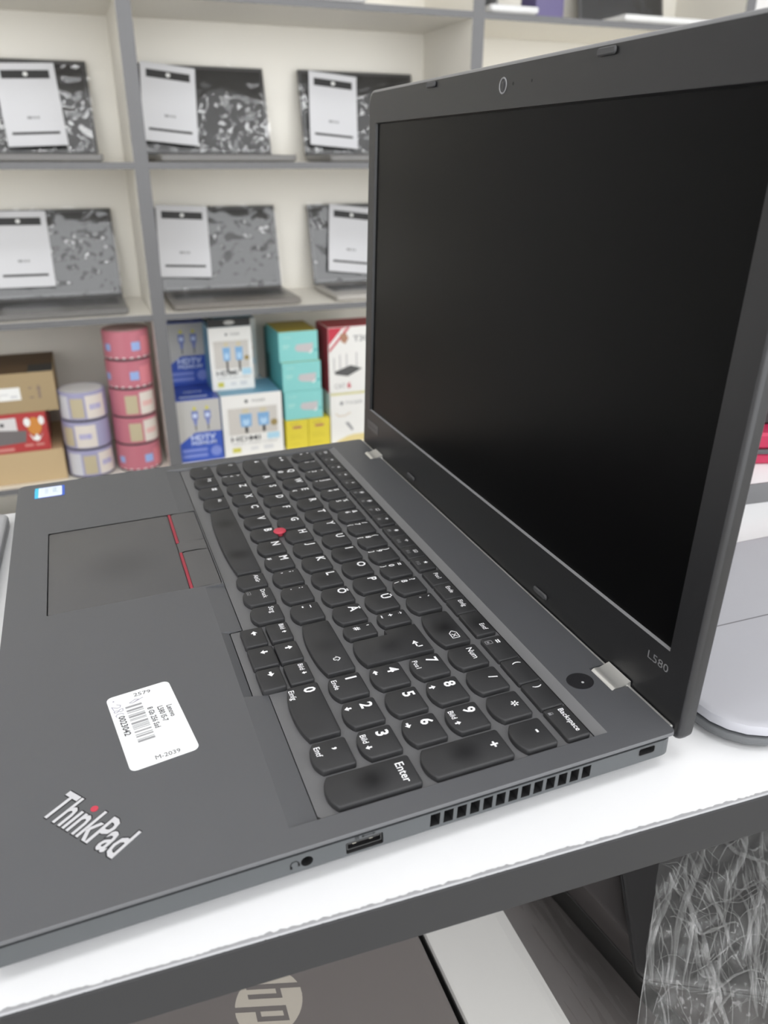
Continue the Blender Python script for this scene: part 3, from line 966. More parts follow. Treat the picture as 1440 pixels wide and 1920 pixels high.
tag(link('screen', scr, M_SCREEN, lid), 'blank matte black screen')
for (x, s_) in ((104.2, 244.2), (269.6, 244.0), (100.2, 4.6), (270.1, 4.6)):
    link('rubber_bumper', MB().rbox(x-6, s_-1.5, 0, x+6, s_+1.5, 1.3, 0.5, 1.3), M_RUBBER, lid)
wc = MB()
n = 24
ring = lambda r, z: [(187.7+r*math.cos(2*math.pi*i/n), 237.9+r*math.sin(2*math.pi*i/n), z) for i in range(n)]
wc.loft([ring(3.7, 0.02), ring(3.6, 0.28), ring(3.1, 0.3), ring(2.9, 0.04)], False, False)
wcm = link('webcam', wc, mat('webcam_ring', (0.22, 0.22, 0.225), 0.3), lid)
link('webcam_lens', MB().loft([ring(3.0, 0.04), ring(1.9, 0.08), ring(1.6, 0.2), ring(0.9, 0.24)], False, True), mat('lens_black', (0.015, 0.015, 0.02), 0.2), wcm)
for (x, r) in ((197.4, 0.8), (214.2, 0.7)):
    link('microphone_hole', MB().cyl((x, 238.1), r, 0.0, 0.04, 12), M_GROOVE, lid)
link('model_mark', Flat().text('L580', 3.6, 350.5, 18.0, width=12.5).on(lambda x, y: (x, y, 0.05)), mat('mark_grey', (0.16, 0.16, 0.165), 0.5), lid, smooth=False)
bt = link('brand_tag', MB().rbox(10.3, 13.0, 0, 33.0, 19.6, 0.25, 0.1, 0.6), mat('brand_tag', (0.075, 0.075, 0.078), 0.4), lid)
link('lettering', Flat().text('Lenovo', 3.2, 12.4, 14.9, width=18.4).on(lambda x, y: (x, y, 0.28)), M_LIDB, bt, smooth=False)

# ================================================================== things on the counter
def closed_laptop(name, c, sx, sy, h, yaw, label, m_top, m_side, group=None, r=9, seam=None, z=TABLE):
    t = thing(name, (c[0], c[1], z), label, 'laptop', group, rot=(0, 0, yaw))
    hb = h*0.52
    o1 = lambda i: rrect(-sx/2+i, -sy/2+i, sx/2-i, sy/2-i, r)
    link('base', MB().slab(o1, [(5, 0.8), (1.2, 2.0), (0, hb*0.6), (0, hb-0.4), (0.5, hb)]), m_side, t)
    link('gap', MB().slab(o1, [(1.6, hb-0.1), (1.6, hb+1.0)]), M_GROOVE, t)
    ld = link('lid', MB().slab(o1, [(0.8, hb+0.8), (0.1, hb+1.6), (0, h-2.4), (0.5, h-1.0), (1.6, h-0.25), (3.2, h)]), m_top, t)
    for (fx, fy) in ((-.38, -.38), (.38, -.38), (.38, .38), (-.38, .38)):
        link('foot', MB().cyl((fx*sx, fy*sy), 5, 0, 1.4, 12), M_RUBBER, t)
    return t, ld, h
M_GREYLAP = mat('silver_grey_paint', (0.36, 0.36, 0.39), 0.42, var=0.02, vscale=6)
M_GREYSIDE = mat('silver_grey_side', (0.11, 0.115, 0.12), 0.4)
t, ld, h = closed_laptop('laptop', (319.5, 415, 0), 140, 268, 13.5, math.radians(-2.2), 'thin silver grey closed laptop on the counter behind the open black laptop', M_GREYLAP, M_GREYSIDE, r=24)
sm = Flat().line([(1.5, -133), (1.5, 133)], 0.9).on(lambda x, y: (x, y, h+0.03))
link('seam', sm, mat('seam_grey', (0.16, 0.16, 0.17), 0.5), ld)
M_PALE = mat('pale_silver', (0.36, 0.36, 0.37), 0.4)
closed_laptop('laptop', (176, -169, 0), 330, 312, 8, math.radians(-2), 'thin pale silver closed laptop beside the front edge of the open black laptop', M_PALE, M_PALE, r=8)
# red boxes on the riser
rb = thing('red_case', (120, 565, TABLE+15), 'flat red case with a grey band lying on the riser board', 'case', rot=(0, 0, math.radians(-22)))
M_REDC = mat('red_shell', (0.42, 0.02, 0.07), 0.4)
link('shell', MB().rbox(-60, -90, 0, 60, 90, 8, 1.5, 4), M_REDC, rb)
link('grey_band', MB().rbox(-60.5, -90.5, 8, 60.5, 90.5, 11.5, 0.5, 4), mat('band_grey', (0.08, 0.08, 0.085), 0.5), rb)
link('upper_shell', MB().rbox(-60, -90, 11.5, 60, 90, 24, 2, 4), M_REDC, rb)
bb = thing('black_device', (105, 575, TABLE+39), 'black device lying on top of the flat red case', 'device', rot=(0, 0, math.radians(-22)))
link('body', MB().rbox(-58, -85, 0, 58, 85, 20, 2, 4), M_BLACK, bb)
link('top_plate', MB().rbox(-50, -76, 20, 50, 76, 40, 2, 4), mat('plate_grey', (0.10, 0.10, 0.105), 0.4), bb)

# ================================================================== lower level of the counter
LOWZ = LZ+FL                       # top of the lower board in laptop frame
def flat_laptop(c, sx, sy, h, yaw, label, m_top, m_side, z=LOWZ, r=8):
    return closed_laptop('laptop', c, sx, sy, h, yaw, label, m_top, m_side, r=r, z=z)
M_TAUPE = mat('taupe_lid', (0.150, 0.135, 0.128), 0.42, var=0.02, vscale=6)
t, ld, h = flat_laptop((246, 0, 0), 252, 388, 22, 0.0, 'brown grey closed laptop with a round pale logo under the counter top', M_TAUPE, mat('taupe_side', (0.06, 0.055, 0.052), 0.5))
# round logo: four white fields cut by slanted letter bars; u = +x (reading), v = +y (up)
LC = Vector((268.7-246, 97.2))
Rl = 19.2
def inside(pts):                    # clip a polygon to the disc by sampling in strips
    return pts
logo = Flat()
bars_ = [(-11.8, -8.6, -10.5, 19.5), (-5.6, -2.6, -10.5, 8.2), (2.0, 5.2, -19.5, 8.8), (8.2, 11.2, -8.4, 8.8)]
links_ = [(-8.6, -2.6, 5.4, 8.2), (5.2, 11.2, 6.2, 8.8), (5.2, 11.2, -8.4, -5.8)]
slant = 0.33
def cut(x, y):                      # x along reading, y up; True where the dark letters run
    xs = x - slant*y
    for a, b, y0, y1 in bars_:
        if a <= xs <= b and y0 <= y <= y1: return True
    for a, b, y0, y1 in links_:
        if a <= xs <= b and y0 <= y <= y1: return True
    return False
step = 0.3
yv = -Rl
while yv < Rl:
    hw = math.sqrt(max(0, Rl*Rl-(yv+step/2)**2))
    x = -hw
    run = None
    while x < hw+step:
        c = x < hw and not cut(x, yv+step/2)
        if c and run is None: run = x
        if not c and run is not None:
            logo.rect(run, yv, x, yv+step)
            run = None
        x += 0.15
    yv += step
tag(link('round_logo', logo.on(lambda x, y: (LC.x+x, LC.y+y, h+0.04)), mat('logo_cream', (0.46, 0.42, 0.36), 0.4), ld, smooth=False), 'pale round logo')
M_SILV = mat('bright_silver', (0.56, 0.55, 0.53), 0.33)
t = thing('silver_device', (262, 247, LOWZ), 'bright silver device with a rounded flank and loose film under the counter top', 'device')
prof = [(-49, 1.5), (-49.5, 4), (-49.5, 19), (-48.5, 21.3), (-46, 22), (-8, 22), (4, 21.4), (16, 19.2), (28, 15), (38, 9.5), (50, 3.0), (60, 0.9)]
bd = MB().loft([[(x, y*k, z*kz) for y, z in prof] for (x, k, kz) in ((-125, 0.97, 0.97), (-123, 1, 1), (123, 1, 1), (125, 0.97, 0.97))])
bd.v = [(x, y+(0.14*(x-50)*(y-4)/44 if y > 4 else 0), z) for x, y, z in bd.v]
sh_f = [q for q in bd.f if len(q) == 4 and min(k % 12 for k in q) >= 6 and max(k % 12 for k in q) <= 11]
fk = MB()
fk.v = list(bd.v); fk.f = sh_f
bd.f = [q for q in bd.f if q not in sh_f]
link('shell', bd, M_SILV, t)
link('flank', fk, mat('flank_shaded', (0.115, 0.105, 0.10), 0.35), t)  # silver painted dark here for the shade and reflection on the slope
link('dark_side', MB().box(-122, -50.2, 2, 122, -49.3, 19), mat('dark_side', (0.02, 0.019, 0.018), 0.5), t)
for (fx, fy) in ((-100, -38), (100, -38), (100, 36), (-100, 36)):
    link('foot', MB().cyl((fx, fy), 5, 0, 1.8, 12), M_RUBBER, t)
h = 22
def film_strip(name, grid, material, parent, amp, freq, seed):
    """grid(u,v)->point ; crumpled sheet"""
    mb = MB()
    nu, nv = 60, 60
    uv = []
    for i in range(nu+1):
        for j in range(nv+1):
            u, v = i/nu, j/nv
            p = Vector(grid(u, v))
            q = Vector((u*freq, v*freq*0.6, seed))
            dz = noise.noise(q)+0.6*noise.noise(q*2.3)+0.35*abs(noise.noise(q*5.1))
            p.z += amp*dz
            p.x += amp*0.5*noise.noise(q*1.7+Vector((9, 0, 0)))
            mb.v.append(tuple(p))
            uv.append((u, v))
    for i in range(nu):
        for j in range(nv):
            a = i*(nv+1)+j
            mb.f.append((a, a+nv+1, a+nv+2, a+1))
    mb.uv = uv
    return link(name, mb, material, parent)
M_FILM1 = film_mat('stretch_film_soft', 0.40, (9, 1.6, 1), 0.05, lo=1.2, hi=2.0)
film_strip('film', lambda u, v: (-70+215*v, -4+44*u+16*v*u, h+3.0-13*u*u+4*math.sin(math.pi*u)), M_FILM1, t, 2.2, 7, 1.0)
t2, ld2, h2 = flat_laptop((256, 453.5, 0), 256, 316, 42, math.radians(8), 'thick dark closed laptop beside the silver device under the counter top', mat('dark_brown_lid', (0.040, 0.035, 0.034), 0.45), mat('dark_side', (0, 0, 0)), z=LOWZ)
# bundle wrapped in crumpled film on top
t3, ld3, h3 = flat_laptop((330, 470, 0), 215, 300, 10, math.radians(-30), 'black laptop wrapped in crumpled clear film at the right end under the counter top', mat('black_lid', (0.022, 0.021, 0.021), 0.4), mat('dark_side', (0, 0, 0)), z=LOWZ+42.2)
M_FILM2 = film_mat('stretch_film_crumpled', 0.40, (9, 5, 1), 0.03, rough=0.10, lo=1.0, hi=1.9, white=0.46, detail=6, haze=0.10)
tl, bl, tr, br = Vector((309, 328, -167)), Vector((386.6, 253.3, -195)), Vector((313, 540, -165)), Vector((436, 390, -196))
o3 = t3.matrix_basis.copy()
R3 = Matrix.Rotation(math.radians(30), 3, 'Z')
def g3(u, v):
    a = tl.lerp(tr, u); b = bl.lerp(br, u)
    p = a.lerp(b, v) + Vector((0, 0, 9*math.sin(math.pi*v)))
    p = p - Vector((330, 470, LOWZ+42.2))
    return R3 @ p
film_strip('film', g3, M_FILM2, t3, 5.0, 9, 4.0)
M_STRAND = film_mat('stretch_film_strands', 0.45, (3, 3, 1), 0.05, rough=0.08, lo=0.2, hi=1.6, white=0.48, detail=3, haze=0.14)
def bump3(u, v, seed=4.0):
    q = Vector((u*9, v*9*0.6, seed))
    return 5.0*(noise.noise(q)+0.6*noise.noise(q*2.3)+0.35*abs(noise.noise(q*5.1)))
random.seed(21)
st = MB()
st.uv = []
def strand(path, wd):
    pts = [Vector(g3(u, v))+Vector((0, 0, bump3(u, v)+1.2)) for u, v in path]
    n0 = len(st.v)
    for i, p in enumerate(pts):
        d = (pts[min(i+1, len(pts)-1)]-pts[max(i-1, 0)]).normalized()
        sd = d.cross(Vector((0, 0, 1))).normalized()*wd*0.5*(0.35+0.65*math.sin(math.pi*(i+0.6)/(len(pts)+0.2)))
        st.v += [tuple(p-sd), tuple(p+Vector((0, 0, 0.25*wd))), tuple(p+sd)]
        st.uv += [(random.random(), i*0.1), (random.random(), i*0.1), (random.random(), i*0.1)]
    for i in range(len(pts)-1):
        for k in range(2):
            a = n0+i*3+k
            st.f.append((a, a+3, a+4, a+1))
for k in range(130):                       # folds falling from the top edge
    u0 = random.random()**1.3
    du = random.gauss(0.10, 0.10)
    v0 = random.random()*0.35 if random.random() < 0.6 else random.random()*0.7
    v1 = min(1.0, v0+random.uniform(0.2, 0.75))
    w_ = random.uniform(0.5, 1.0) if random.random() < 0.75 else random.uniform(1.5, 3.6)
    ph = random.random()*6
    strand([(min(1, max(0, u0+du*t_+0.012*math.sin(ph+t_*7))), v0+(v1-v0)*t_) for t_ in [i/16 for i in range(17)]], w_)
for k in range(60):                        # webs running across
    u0 = random.random()*0.8
    v0 = random.random()*0.9
    dv = random.gauss(0, 0.12)
    ln_ = random.uniform(0.06, 0.25)
    ph = random.random()*6
    strand([(min(1, u0+ln_*t_), min(1, max(0, v0+dv*t_+0.02*math.sin(ph+t_*6)))) for t_ in [i/12 for i in range(13)]], random.uniform(0.4, 1.6))
tag(link('film_folds', st, M_STRAND, t3), kind='stuff')

# ================================================================== things on the wall shelf
M_LAPBLK = mat('display_black', (0.020, 0.020, 0.021), 0.25, spec=0.3)
M_LAPGRY = mat('display_frame', (0.05, 0.05, 0.052), 0.4)
M_LAPBASE = mat('display_base', (0.17, 0.165, 0.16), 0.35)
M_FILMS = film_mat('display_film', 0.14, (8, 10, 1), 0.08, rough=0.05, lo=1.1, hi=2.0, bump=0.0028)
M_PAPER = mat('sheet_paper', (0.66, 0.66, 0.68), 0.6)
def display_laptop(y, z, label, yaw=0.0, wd=338, hl=212, lean=13.0, base=M_LAPBASE, xb=-1520, seed=1.0):
    t = on_shelf('laptop', xb-112, y, z, label, 'laptop', 'open laptops on the wall shelf', yaw)
    # frame: +x to the viewer, base 226 deep
    b = MB().slab(lambda i: rrect(-112+i, -wd/2+i, 112-i, wd/2-i, 8), [(6, 0.6), (0, 5), (0, 15), (1.5, 17)])
    link('base', b, base, t)
    kd = MB().rbox(-70, -wd/2+18, 17, 30, wd/2-18, 18, 0.4, 2)
    link('keyboard', kd, M_LAPGRY, t)
    L = math.radians(lean)
    ld_ = link('lid', MB().rbox(-7, -wd/2, 0, 0, wd/2, hl, 1.5, 6), M_LAPGRY, t, loc=(-106, 0, 16), rot=(0, -L, 0))
    link('screen', MB().box(0, -wd/2+9, 14, 0.6, wd/2-9, hl-9), M_LAPBLK, ld_)
    # clear film stretched over screen and keys
    mb = MB()
    nu, nv = 40, 44
    uv = []
    for i in range(nu+1):
        for j in range(nv+1):
            u, v = i/nu, j/nv
            yy = (u-0.5)*(wd+6)
            q = Vector((u*9, v*9, seed*3.7))
            dn = 2.0*noise.noise(q)+1.4*noise.noise(q*2.7)+1.2*abs(noise.noise(q*6))
            if v < 0.55:
                s_ = hl*(1-v/0.55)
                px = -106+5+dn-math.sin(L)*s_; pz = 17+4+math.cos(L)*s_
            else:
                k = (v-0.55)/0.45
                px = -101+216*k; pz = 21+dn+4*math.sin(k*math.pi)-9*max(0, k-0.9)*10
            mb.v.append((px, yy, max(pz, 1.5)))
            uv.append((u, v))
    for i in range(nu):
        for j in range(nv):
            a = i*(nv+1)+j
            mb.f.append((a, a+nv+1, a+nv+2, a+1))
    mb.uv = uv
    link('film', mb, M_FILMS, t)
    return t, L

def price_sheet(lt, L, u, top, rot, label, curl=10, wd=138, ht=190):
    """printed sheet hung on the screen; u sideways on the lid, top above the hinge"""
    base = lt.location/K - Vector((0, 0, ZT/K))
    Rm = lt.rotation_euler.to_matrix()
    anchor = base + Rm @ Vector((-106+8-math.sin(L)*top, u, 17+math.cos(L)*top))
    t = thing('price_sheet', anchor, label, 'paper', 'printed sheets on the shelf laptops')
    t.rotation_euler = (Rm @ Matrix.Rotation(-L, 3, 'Y') @ Matrix.Rotation(rot, 3, 'X')).to_euler()
    def P(a, b, off=0.0):                # a across, b downwards
        c = curl*(b/ht)**2*(1+0.35*a/wd)
        return (3+c+off, a, -b)
    def grid(a0, b0, a1, b1, off, na=4, nb=8):
        mb = MB()
        for i in range(na+1):
            for j in range(nb+1):
                mb.v.append(P(a0+(a1-a0)*i/na, b0+(b1-b0)*j/nb, off))
        for i in range(na):
            for j in range(nb):
                k = i*(nb+1)+j
                mb.f.append((k, k+1, k+nb+2, k+nb+1))
        return mb
    sh_ = grid(-wd/2, 0, wd/2, ht, 0, 4, 12)
    sh_.add(grid(-wd/2, 0, wd/2, ht, -0.5, 4, 12).v, [f[::-1] for f in grid(-wd/2, 0, wd/2, ht, 0, 4, 12).f])
    link('sheet', sh_, M_PAPER, t)
    hd = grid(-wd/2+14, 16, wd/2-14, 35, 0.5)
    hd_ = link('header_bar', hd, M_BLACK, t)
    link('emblem', Flat().disc(0, 0, 5.5).on(lambda x, y: tuple(Vector(P(x, 25-y*0.9, 0.9)))), M_WHITEP, hd_, smooth=False)
    link('footer_bar', grid(-wd/2+14, ht-33, wd/2-14, ht-27, 0.5), M_BLACK, t)
    lines = Flat()
    for k in range(5):
        lines.rect(-wd/2+16, -(52+k*9), wd/2-20-(k % 3)*14, -(53.4+k*9))
    link('text_lines', lines.on(lambda x, y: P(x, -y, 0.6)), mat('print_faint', (0.66, 0.66, 0.67), 0.6), t, smooth=False)
    link('price', Flat().rect(-14, -127, -2, -121).rect(1, -127, 6, -121).rect(9, -127, 14, -121).on(lambda x, y: P(x, -y, 0.6)), M_INKPALE, t, smooth=False)
    return t

ZU, ZM = 201.0, -149.0
specs = [
    (-8, ZU, 'open laptop with dark screen at the left of the upper shelf row', 0.0, 95-70, 206, 0.035, 'sheet on the leftmost laptop of the upper shelf row', 1.0, M_LAPBASE),
    (452, ZU, 'open laptop with glaring film on its screen, middle of the upper shelf row', 0.06, -84, 214, -0.10, 'tilted sheet on the middle laptop of the upper shelf row', 2.0, M_LAPBASE),
    (878, ZU, 'open laptop partly behind the big screen on the upper shelf row', 0.02, -72, 208, -0.09, 'sheet beside the top left corner of the big black screen', 3.0, M_LAPBASE),
    (4, ZM, 'open laptop with crinkled film above the cardboard boxes', 0.0, -62, 222, -0.01, 'sheet on the laptop above the cardboard boxes', 4.0, M_LAPBASE),
    (452, ZM, 'open brown grey laptop above the blue cable boxes', 0.0, -92, 228, -0.055, 'sheet on the laptop above the blue cable boxes', 5.0, mat('base_taupe', (0.19, 0.175, 0.16), 0.4)),
    (890, ZM, 'open laptop half hidden by the big screen on the middle shelf row', 0.0, -36, 218, -0.12, 'half hidden sheet on the middle shelf row beside the big screen', 6.0, mat('base_pale', (0.42, 0.40, 0.37), 0.4)),
]
for (y, z, lab, yaw, pu, pt, prt, plab, sd, bm_) in specs:
    lt, L = display_laptop(y, z, lab, yaw, seed=sd, base=bm_, hl=218 if z == ZU else 226)
    price_sheet(lt, L, pu, pt, prt, plab)

# things in the row above
ZTOP = 547.0
for (y, wd, lab, bcol) in ((640, 330, 'white laptop at the top of the picture above the middle shelf row', (0.7, 0.7, 0.7)), (1205, 140, 'small white laptop on the top shelf right of the grey upright', (0.72, 0.72, 0.72)), (1690, 300, 'wrapped white laptop at the right end of the top shelf', (0.75, 0.75, 0.74))):
    lt, L = display_laptop(y, ZTOP, lab, 0.0, wd=wd, base=mat('white_base_%d' % y, bcol, 0.4), xb=-1492, seed=y*0.01)
pbx = on_shelf('box', -1560, 1322, ZTOP, 'purple box on the top shelf right of the small white laptop', 'box')
link('carton', MB().rbox(-40, -42, 0, 40, 42, 120, 1), mat('purple_card', (0.12, 0.10, 0.22), 0.5), pbx)
link('band', MB().box(-40.4, -42.4, 60, 40.4, 42.4, 76), M_WHITEP, pbx)

# ---- cartons
def carton(name, x, y0, y1, z, h, depth, label, colr, cat='box', group=None, topcol=None, sidecol=None, yaw=0.0):
    """front face at x, spanning y0..y1; returns root and a function placing print on the front"""
    t = on_shelf(name, x-depth/2, (y0+y1)/2, z, label, cat, group, yaw)
    wd = y1-y0
    link('carton', MB().rbox(-depth/2, -wd/2, 0, depth/2, wd/2, h, 0.8), colr, t)
    if topcol:
        link('top_panel', MB().box(-depth/2+1, -wd/2+1, h-0.2, depth/2-1, wd/2-1, h+0.4), topcol, t)
    if sidecol:
        link('side_panel', MB().box(-depth/2+1, -wd/2-0.4, 1, depth/2-1, -wd/2+0.2, h-1), sidecol, t)
    def art(pname, flat, material, layer=1):
        return link(pname, flat.on(lambda u, v: (depth/2+0.25*layer, u-wd/2, v)), material, t, smooth=False)
    return t, art, wd, h
def disc_spindle(y, z, h, k, red, group, label, ang0, rad=59.0, x=-1566):
    t = on_shelf('disc_spindle', x, y, z, label, 'disc spindle', group, ang0)
    link('base', MB().cyl((0, 0), rad-1.5, 0, 5, 40, 0.6), mat('spindle_base', (0.05, 0.045, 0.05), 0.4), t)
    link('cover', MB().cyl((0, 0), rad, 5, h-0.4, 48, 2.0), mat('wrap_pink', (0.52, 0.17, 0.215), 0.35) if red else mat('wrap_lavender', (0.36, 0.35, 0.52), 0.35), t)
    link('lid_disc', MB().cyl((0, 0), rad-6, h-0.4, h, 40), mat('disc_white', (0.72, 0.72, 0.72), 0.3) if not red else mat('disc_pinkish', (0.6, 0.42, 0.40), 0.35), t)
    def band(a0, a1, z0, z1, material, nm):
        mb = MB()
        n = 8
        for i in range(n+1):
            a = a0+(a1-a0)*i/n
            for zz in (z0, z1):
                mb.v.append(((rad+0.4)*math.cos(a), (rad+0.4)*math.sin(a), zz))
        for i in range(n):
            mb.f.append((2*i, 2*i+2, 2*i+3, 2*i+1))
        link(nm, mb, material, t)
    if k == 0:
        band(0.05, 0.45, 26, 48, mat('patch_blue', (0.30, 0.42, 0.72), 0.4), 'blue_mark')
        band(-1.2, -0.9, 26, 44, mat('patch_blue', (0, 0, 0)), 'blue_mark')
        band(0.5, 1.1, 14, 60, mat('patch_rose', (0.66, 0.22, 0.26), 0.4), 'rose_field')
        band(-1.3, 1.3, 7, 10, M_WHITEP, 'text_line')
    else:
        band(0.1, 1.0, 9, h-8, mat('patch_cream', (0.72, 0.66, 0.60), 0.4), 'pale_field')
        band(-0.55, 0.0, 12, h-14, mat('patch_gold', (0.52, 0.45, 0.30) if True else 0, 0.4), 'gold_disc')
        if not red:
            band(-1.3, -0.65, 9, h-8, mat('patch_grey', (0.62, 0.62, 0.66), 0.4), 'grey_field')
            band(0.25, 0.8, 32, 46, mat('patch_violet', (0.42, 0.40, 0.62), 0.4), 'lettering')
        else:
            band(0.2, 0.8, 30, 44, mat('patch_rose2', (0.75, 0.42, 0.40), 0.4), 'lettering')
    return t
ZD = -566.0
pos = ['bottom', 'middle', 'top']
for k in range(3):
    disc_spindle(27+k*1.5, ZD+k*77.2, 77.0, (1, 1, 1)[k], False, 'lavender disc spindles', 'lavender disc spindle, %s of the short stack beside the cardboard' % pos[k], (0.25, -0.6, 0.0)[k])
posr = ['lowest', 'second from below', 'middle', 'second from above', 'topmost']
for k in range(5):
    disc_spindle(153+k*1.2, ZD+k*75.6, 75.4, (0, 1, 1, 0, 0)[k], True, 'pink disc spindles', 'pink disc spindle, %s of the tall stack of five' % posr[k], (0.15, 0.2, 0.15, -0.1, 0.1)[k], rad=58)

M_KRAFT = mat('kraft_card', (0.50, 0.37, 0.21), 0.75, var=0.05, vscale=9)
M_KRAFTSHADE = mat('kraft_shaded', (0.10, 0.06, 0.028), 0.75, var=0.1, vscale=9)  # kraft with shade painted in, for the shadowed box top
carton('cardboard_box', -1530, -330, -36, ZD, 85, 250, 'plain cardboard box at the bottom of the pile, lower left shelf', M_KRAFT)
t, art, wd, h = carton('box', -1532, -300, -64, ZD+85.5, 102, 200, 'red box with an orange animal face print between the cardboard boxes', mat('box_red', (0.45, 0.05, 0.05), 0.45))
art('white_panel', Flat().rect(60, 58, 165, 92), mat('panel_white', (0.68, 0.66, 0.66), 0.5))
art('lettering', Flat().rect(98, 71, 112, 80).rect(115, 71, 124, 80).rect(127, 71, 136, 80), M_INK, 2)
art('device_picture', Flat().poly([(112, 22), (180, 26), (186, 56), (124, 62), (108, 50)]), mat('device_grey', (0.16, 0.145, 0.145), 0.5), 2)
art('yellow_badge', Flat().disc(104, 40, 9), mat('badge_yellow', (0.65, 0.48, 0.05), 0.5), 3)
art('orange_print', Flat().disc(206, 66, 17, 14, 24), mat('print_orange', (0.62, 0.25, 0.05), 0.5), 2)
art('white_print', Flat().poly([(190, 48), (200, 36), (208, 46), (216, 36), (226, 50), (214, 30), (208, 26), (198, 30)]).disc(190, 78, 8, 10, 12).disc(224, 80, 7, 10, 12), M_WHITEP, 3)
art('bottom_text', Flat().rect(60, 6, 150, 14).rect(176, 14, 196, 20).rect(202, 14, 222, 20), mat('text_pink', (0.62, 0.25, 0.22), 0.5), 2)
t, art, wd, h = carton('cardboard_box', -1534, -330, -29, ZD+188, 101, 228, 'cardboard box with a white shipping label on top of the red box', mat('kraft_dull', (0.36, 0.27, 0.15), 0.75, var=0.05, vscale=9), topcol=M_KRAFTSHADE)
art('shipping_label', Flat().rect(110, 34, 218, 66), M_WHITEP, 1)
art('arrow_print', Flat().poly([(262, 70), (268, 58), (256, 58)]).rect(259, 34, 265, 58).rect(238, 60, 246, 64).rect(238, 36, 248, 40), mat('print_brown', (0.24, 0.18, 0.14), 0.7), 1)
art('label_text', Flat().rect(130, 48, 190, 51).rect(130, 42, 170, 45).rect(194, 40, 210, 46), mat('print_faint', (0, 0, 0)), 2)
link('dark_flap', MB().box(36, 92, 101.5, 113, 150, 103), mat('flap_dark', (0.03, 0.03, 0.028), 0.6), t)

carton('shade_block', -1515, -330, -90, -864, 150, 180, 'dark brown box on the board below the cardboard boxes', mat('shade_brown', (0.03, 0.024, 0.015), 0.7))  # stands for the dark of the shaded space under the board
# cable boxes
M_BLUEB = mat('box_blue', (0.045, 0.10, 0.46), 0.4)
M_BLUED = mat('box_blue_dark', (0.02, 0.055, 0.33), 0.4)
M_GREYP = mat('panel_grey', (0.50, 0.49, 0.47), 0.45)
M_LBLUE = mat('plug_blue', (0.22, 0.42, 0.68), 0.4)
M_PALEB = mat('plug_pale', (0.45, 0.65, 0.85), 0.4)
M_PLUGD = mat('plug_violet', (0.20, 0.24, 0.50), 0.4)
M_YEL = mat('print_yellow', (0.60, 0.56, 0.10), 0.45)
M_GOLD = mat('print_gold', (0.33, 0.25, 0.10), 0.45)
M_CARDW = mat('card_white', (0.82, 0.81, 0.78), 0.45)
def hdtv_box(x, y0, z, label, depth=150):
    t, art, wd, h = carton('cable_box', x, y0, y0+118, z, 178, depth, label, M_BLUEB, group='blue cable boxes', topcol=M_BLUED)
    art('grey_field', Flat().poly([(1, 176), (117, 176), (117, 84), (44, 84), (1, 54)]), M_GREYP, 1)
    pl = Flat(); pl2 = Flat(); pl3 = Flat()
    for u in (48, 82):
        pl.rect(u-9, 122, u+9, 146).poly([(u-6, 122), (u+6, 122), (u+3, 104), (u-3, 104)])
        pl2.disc(u, 132, 6, 12)
        pl3.poly([(u-5, 147), (u+5, 147), (u+3, 158), (u-3, 158)])
    art('plug_picture', pl, M_PLUGD, 2)
    art('plug_light', pl2, mat('plug_glow', (0.62, 0.70, 0.88), 0.4), 3)
    art('plug_tip', pl3, M_YEL, 2)
    art('cable_picture', Flat().rect(46.5, 90, 49.5, 104).rect(80.5, 90, 83.5, 104), M_BLACK, 3)
    art('lettering', Flat().text('HDTV', 15, 32, 62, width=68, bold=0.04).text('PREMIUM', 10, 32, 48, width=68, bold=0.03), mat('print_paleblue', (0.55, 0.62, 0.85), 0.45), 3)
    art('info_strip', Flat().rect(6, 28, 74, 38).rect(6, 12, 74, 22), mat('print_midblue', (0.20, 0.26, 0.62), 0.45), 2)
    art('seal', Flat().disc(98, 26, 15), mat('print_midblue', (0, 0, 0)), 2)
    tp = Flat().rect(14, 12, 90, 24).text('HDTV', 16, 58, 62, width=50, anchor='c', bold=0.03)
    link('top_lettering', tp.on(lambda u, v: (depth/2-8-v, u-59, h+0.6)), mat('print_paleblue', (0, 0, 0)), t, smooth=False)
    return t
hdtv_box(-1538, 262, ZD, 'blue cable box with grey field showing two plugs, front left of the row')
hdtv_box(-1690, 264, ZD, 'blue cable box in the back, carrying another blue box', 110)
hdtv_box(-1694, 264, ZD+178.8, 'shaded blue cable box raised behind the front blue box', 100)

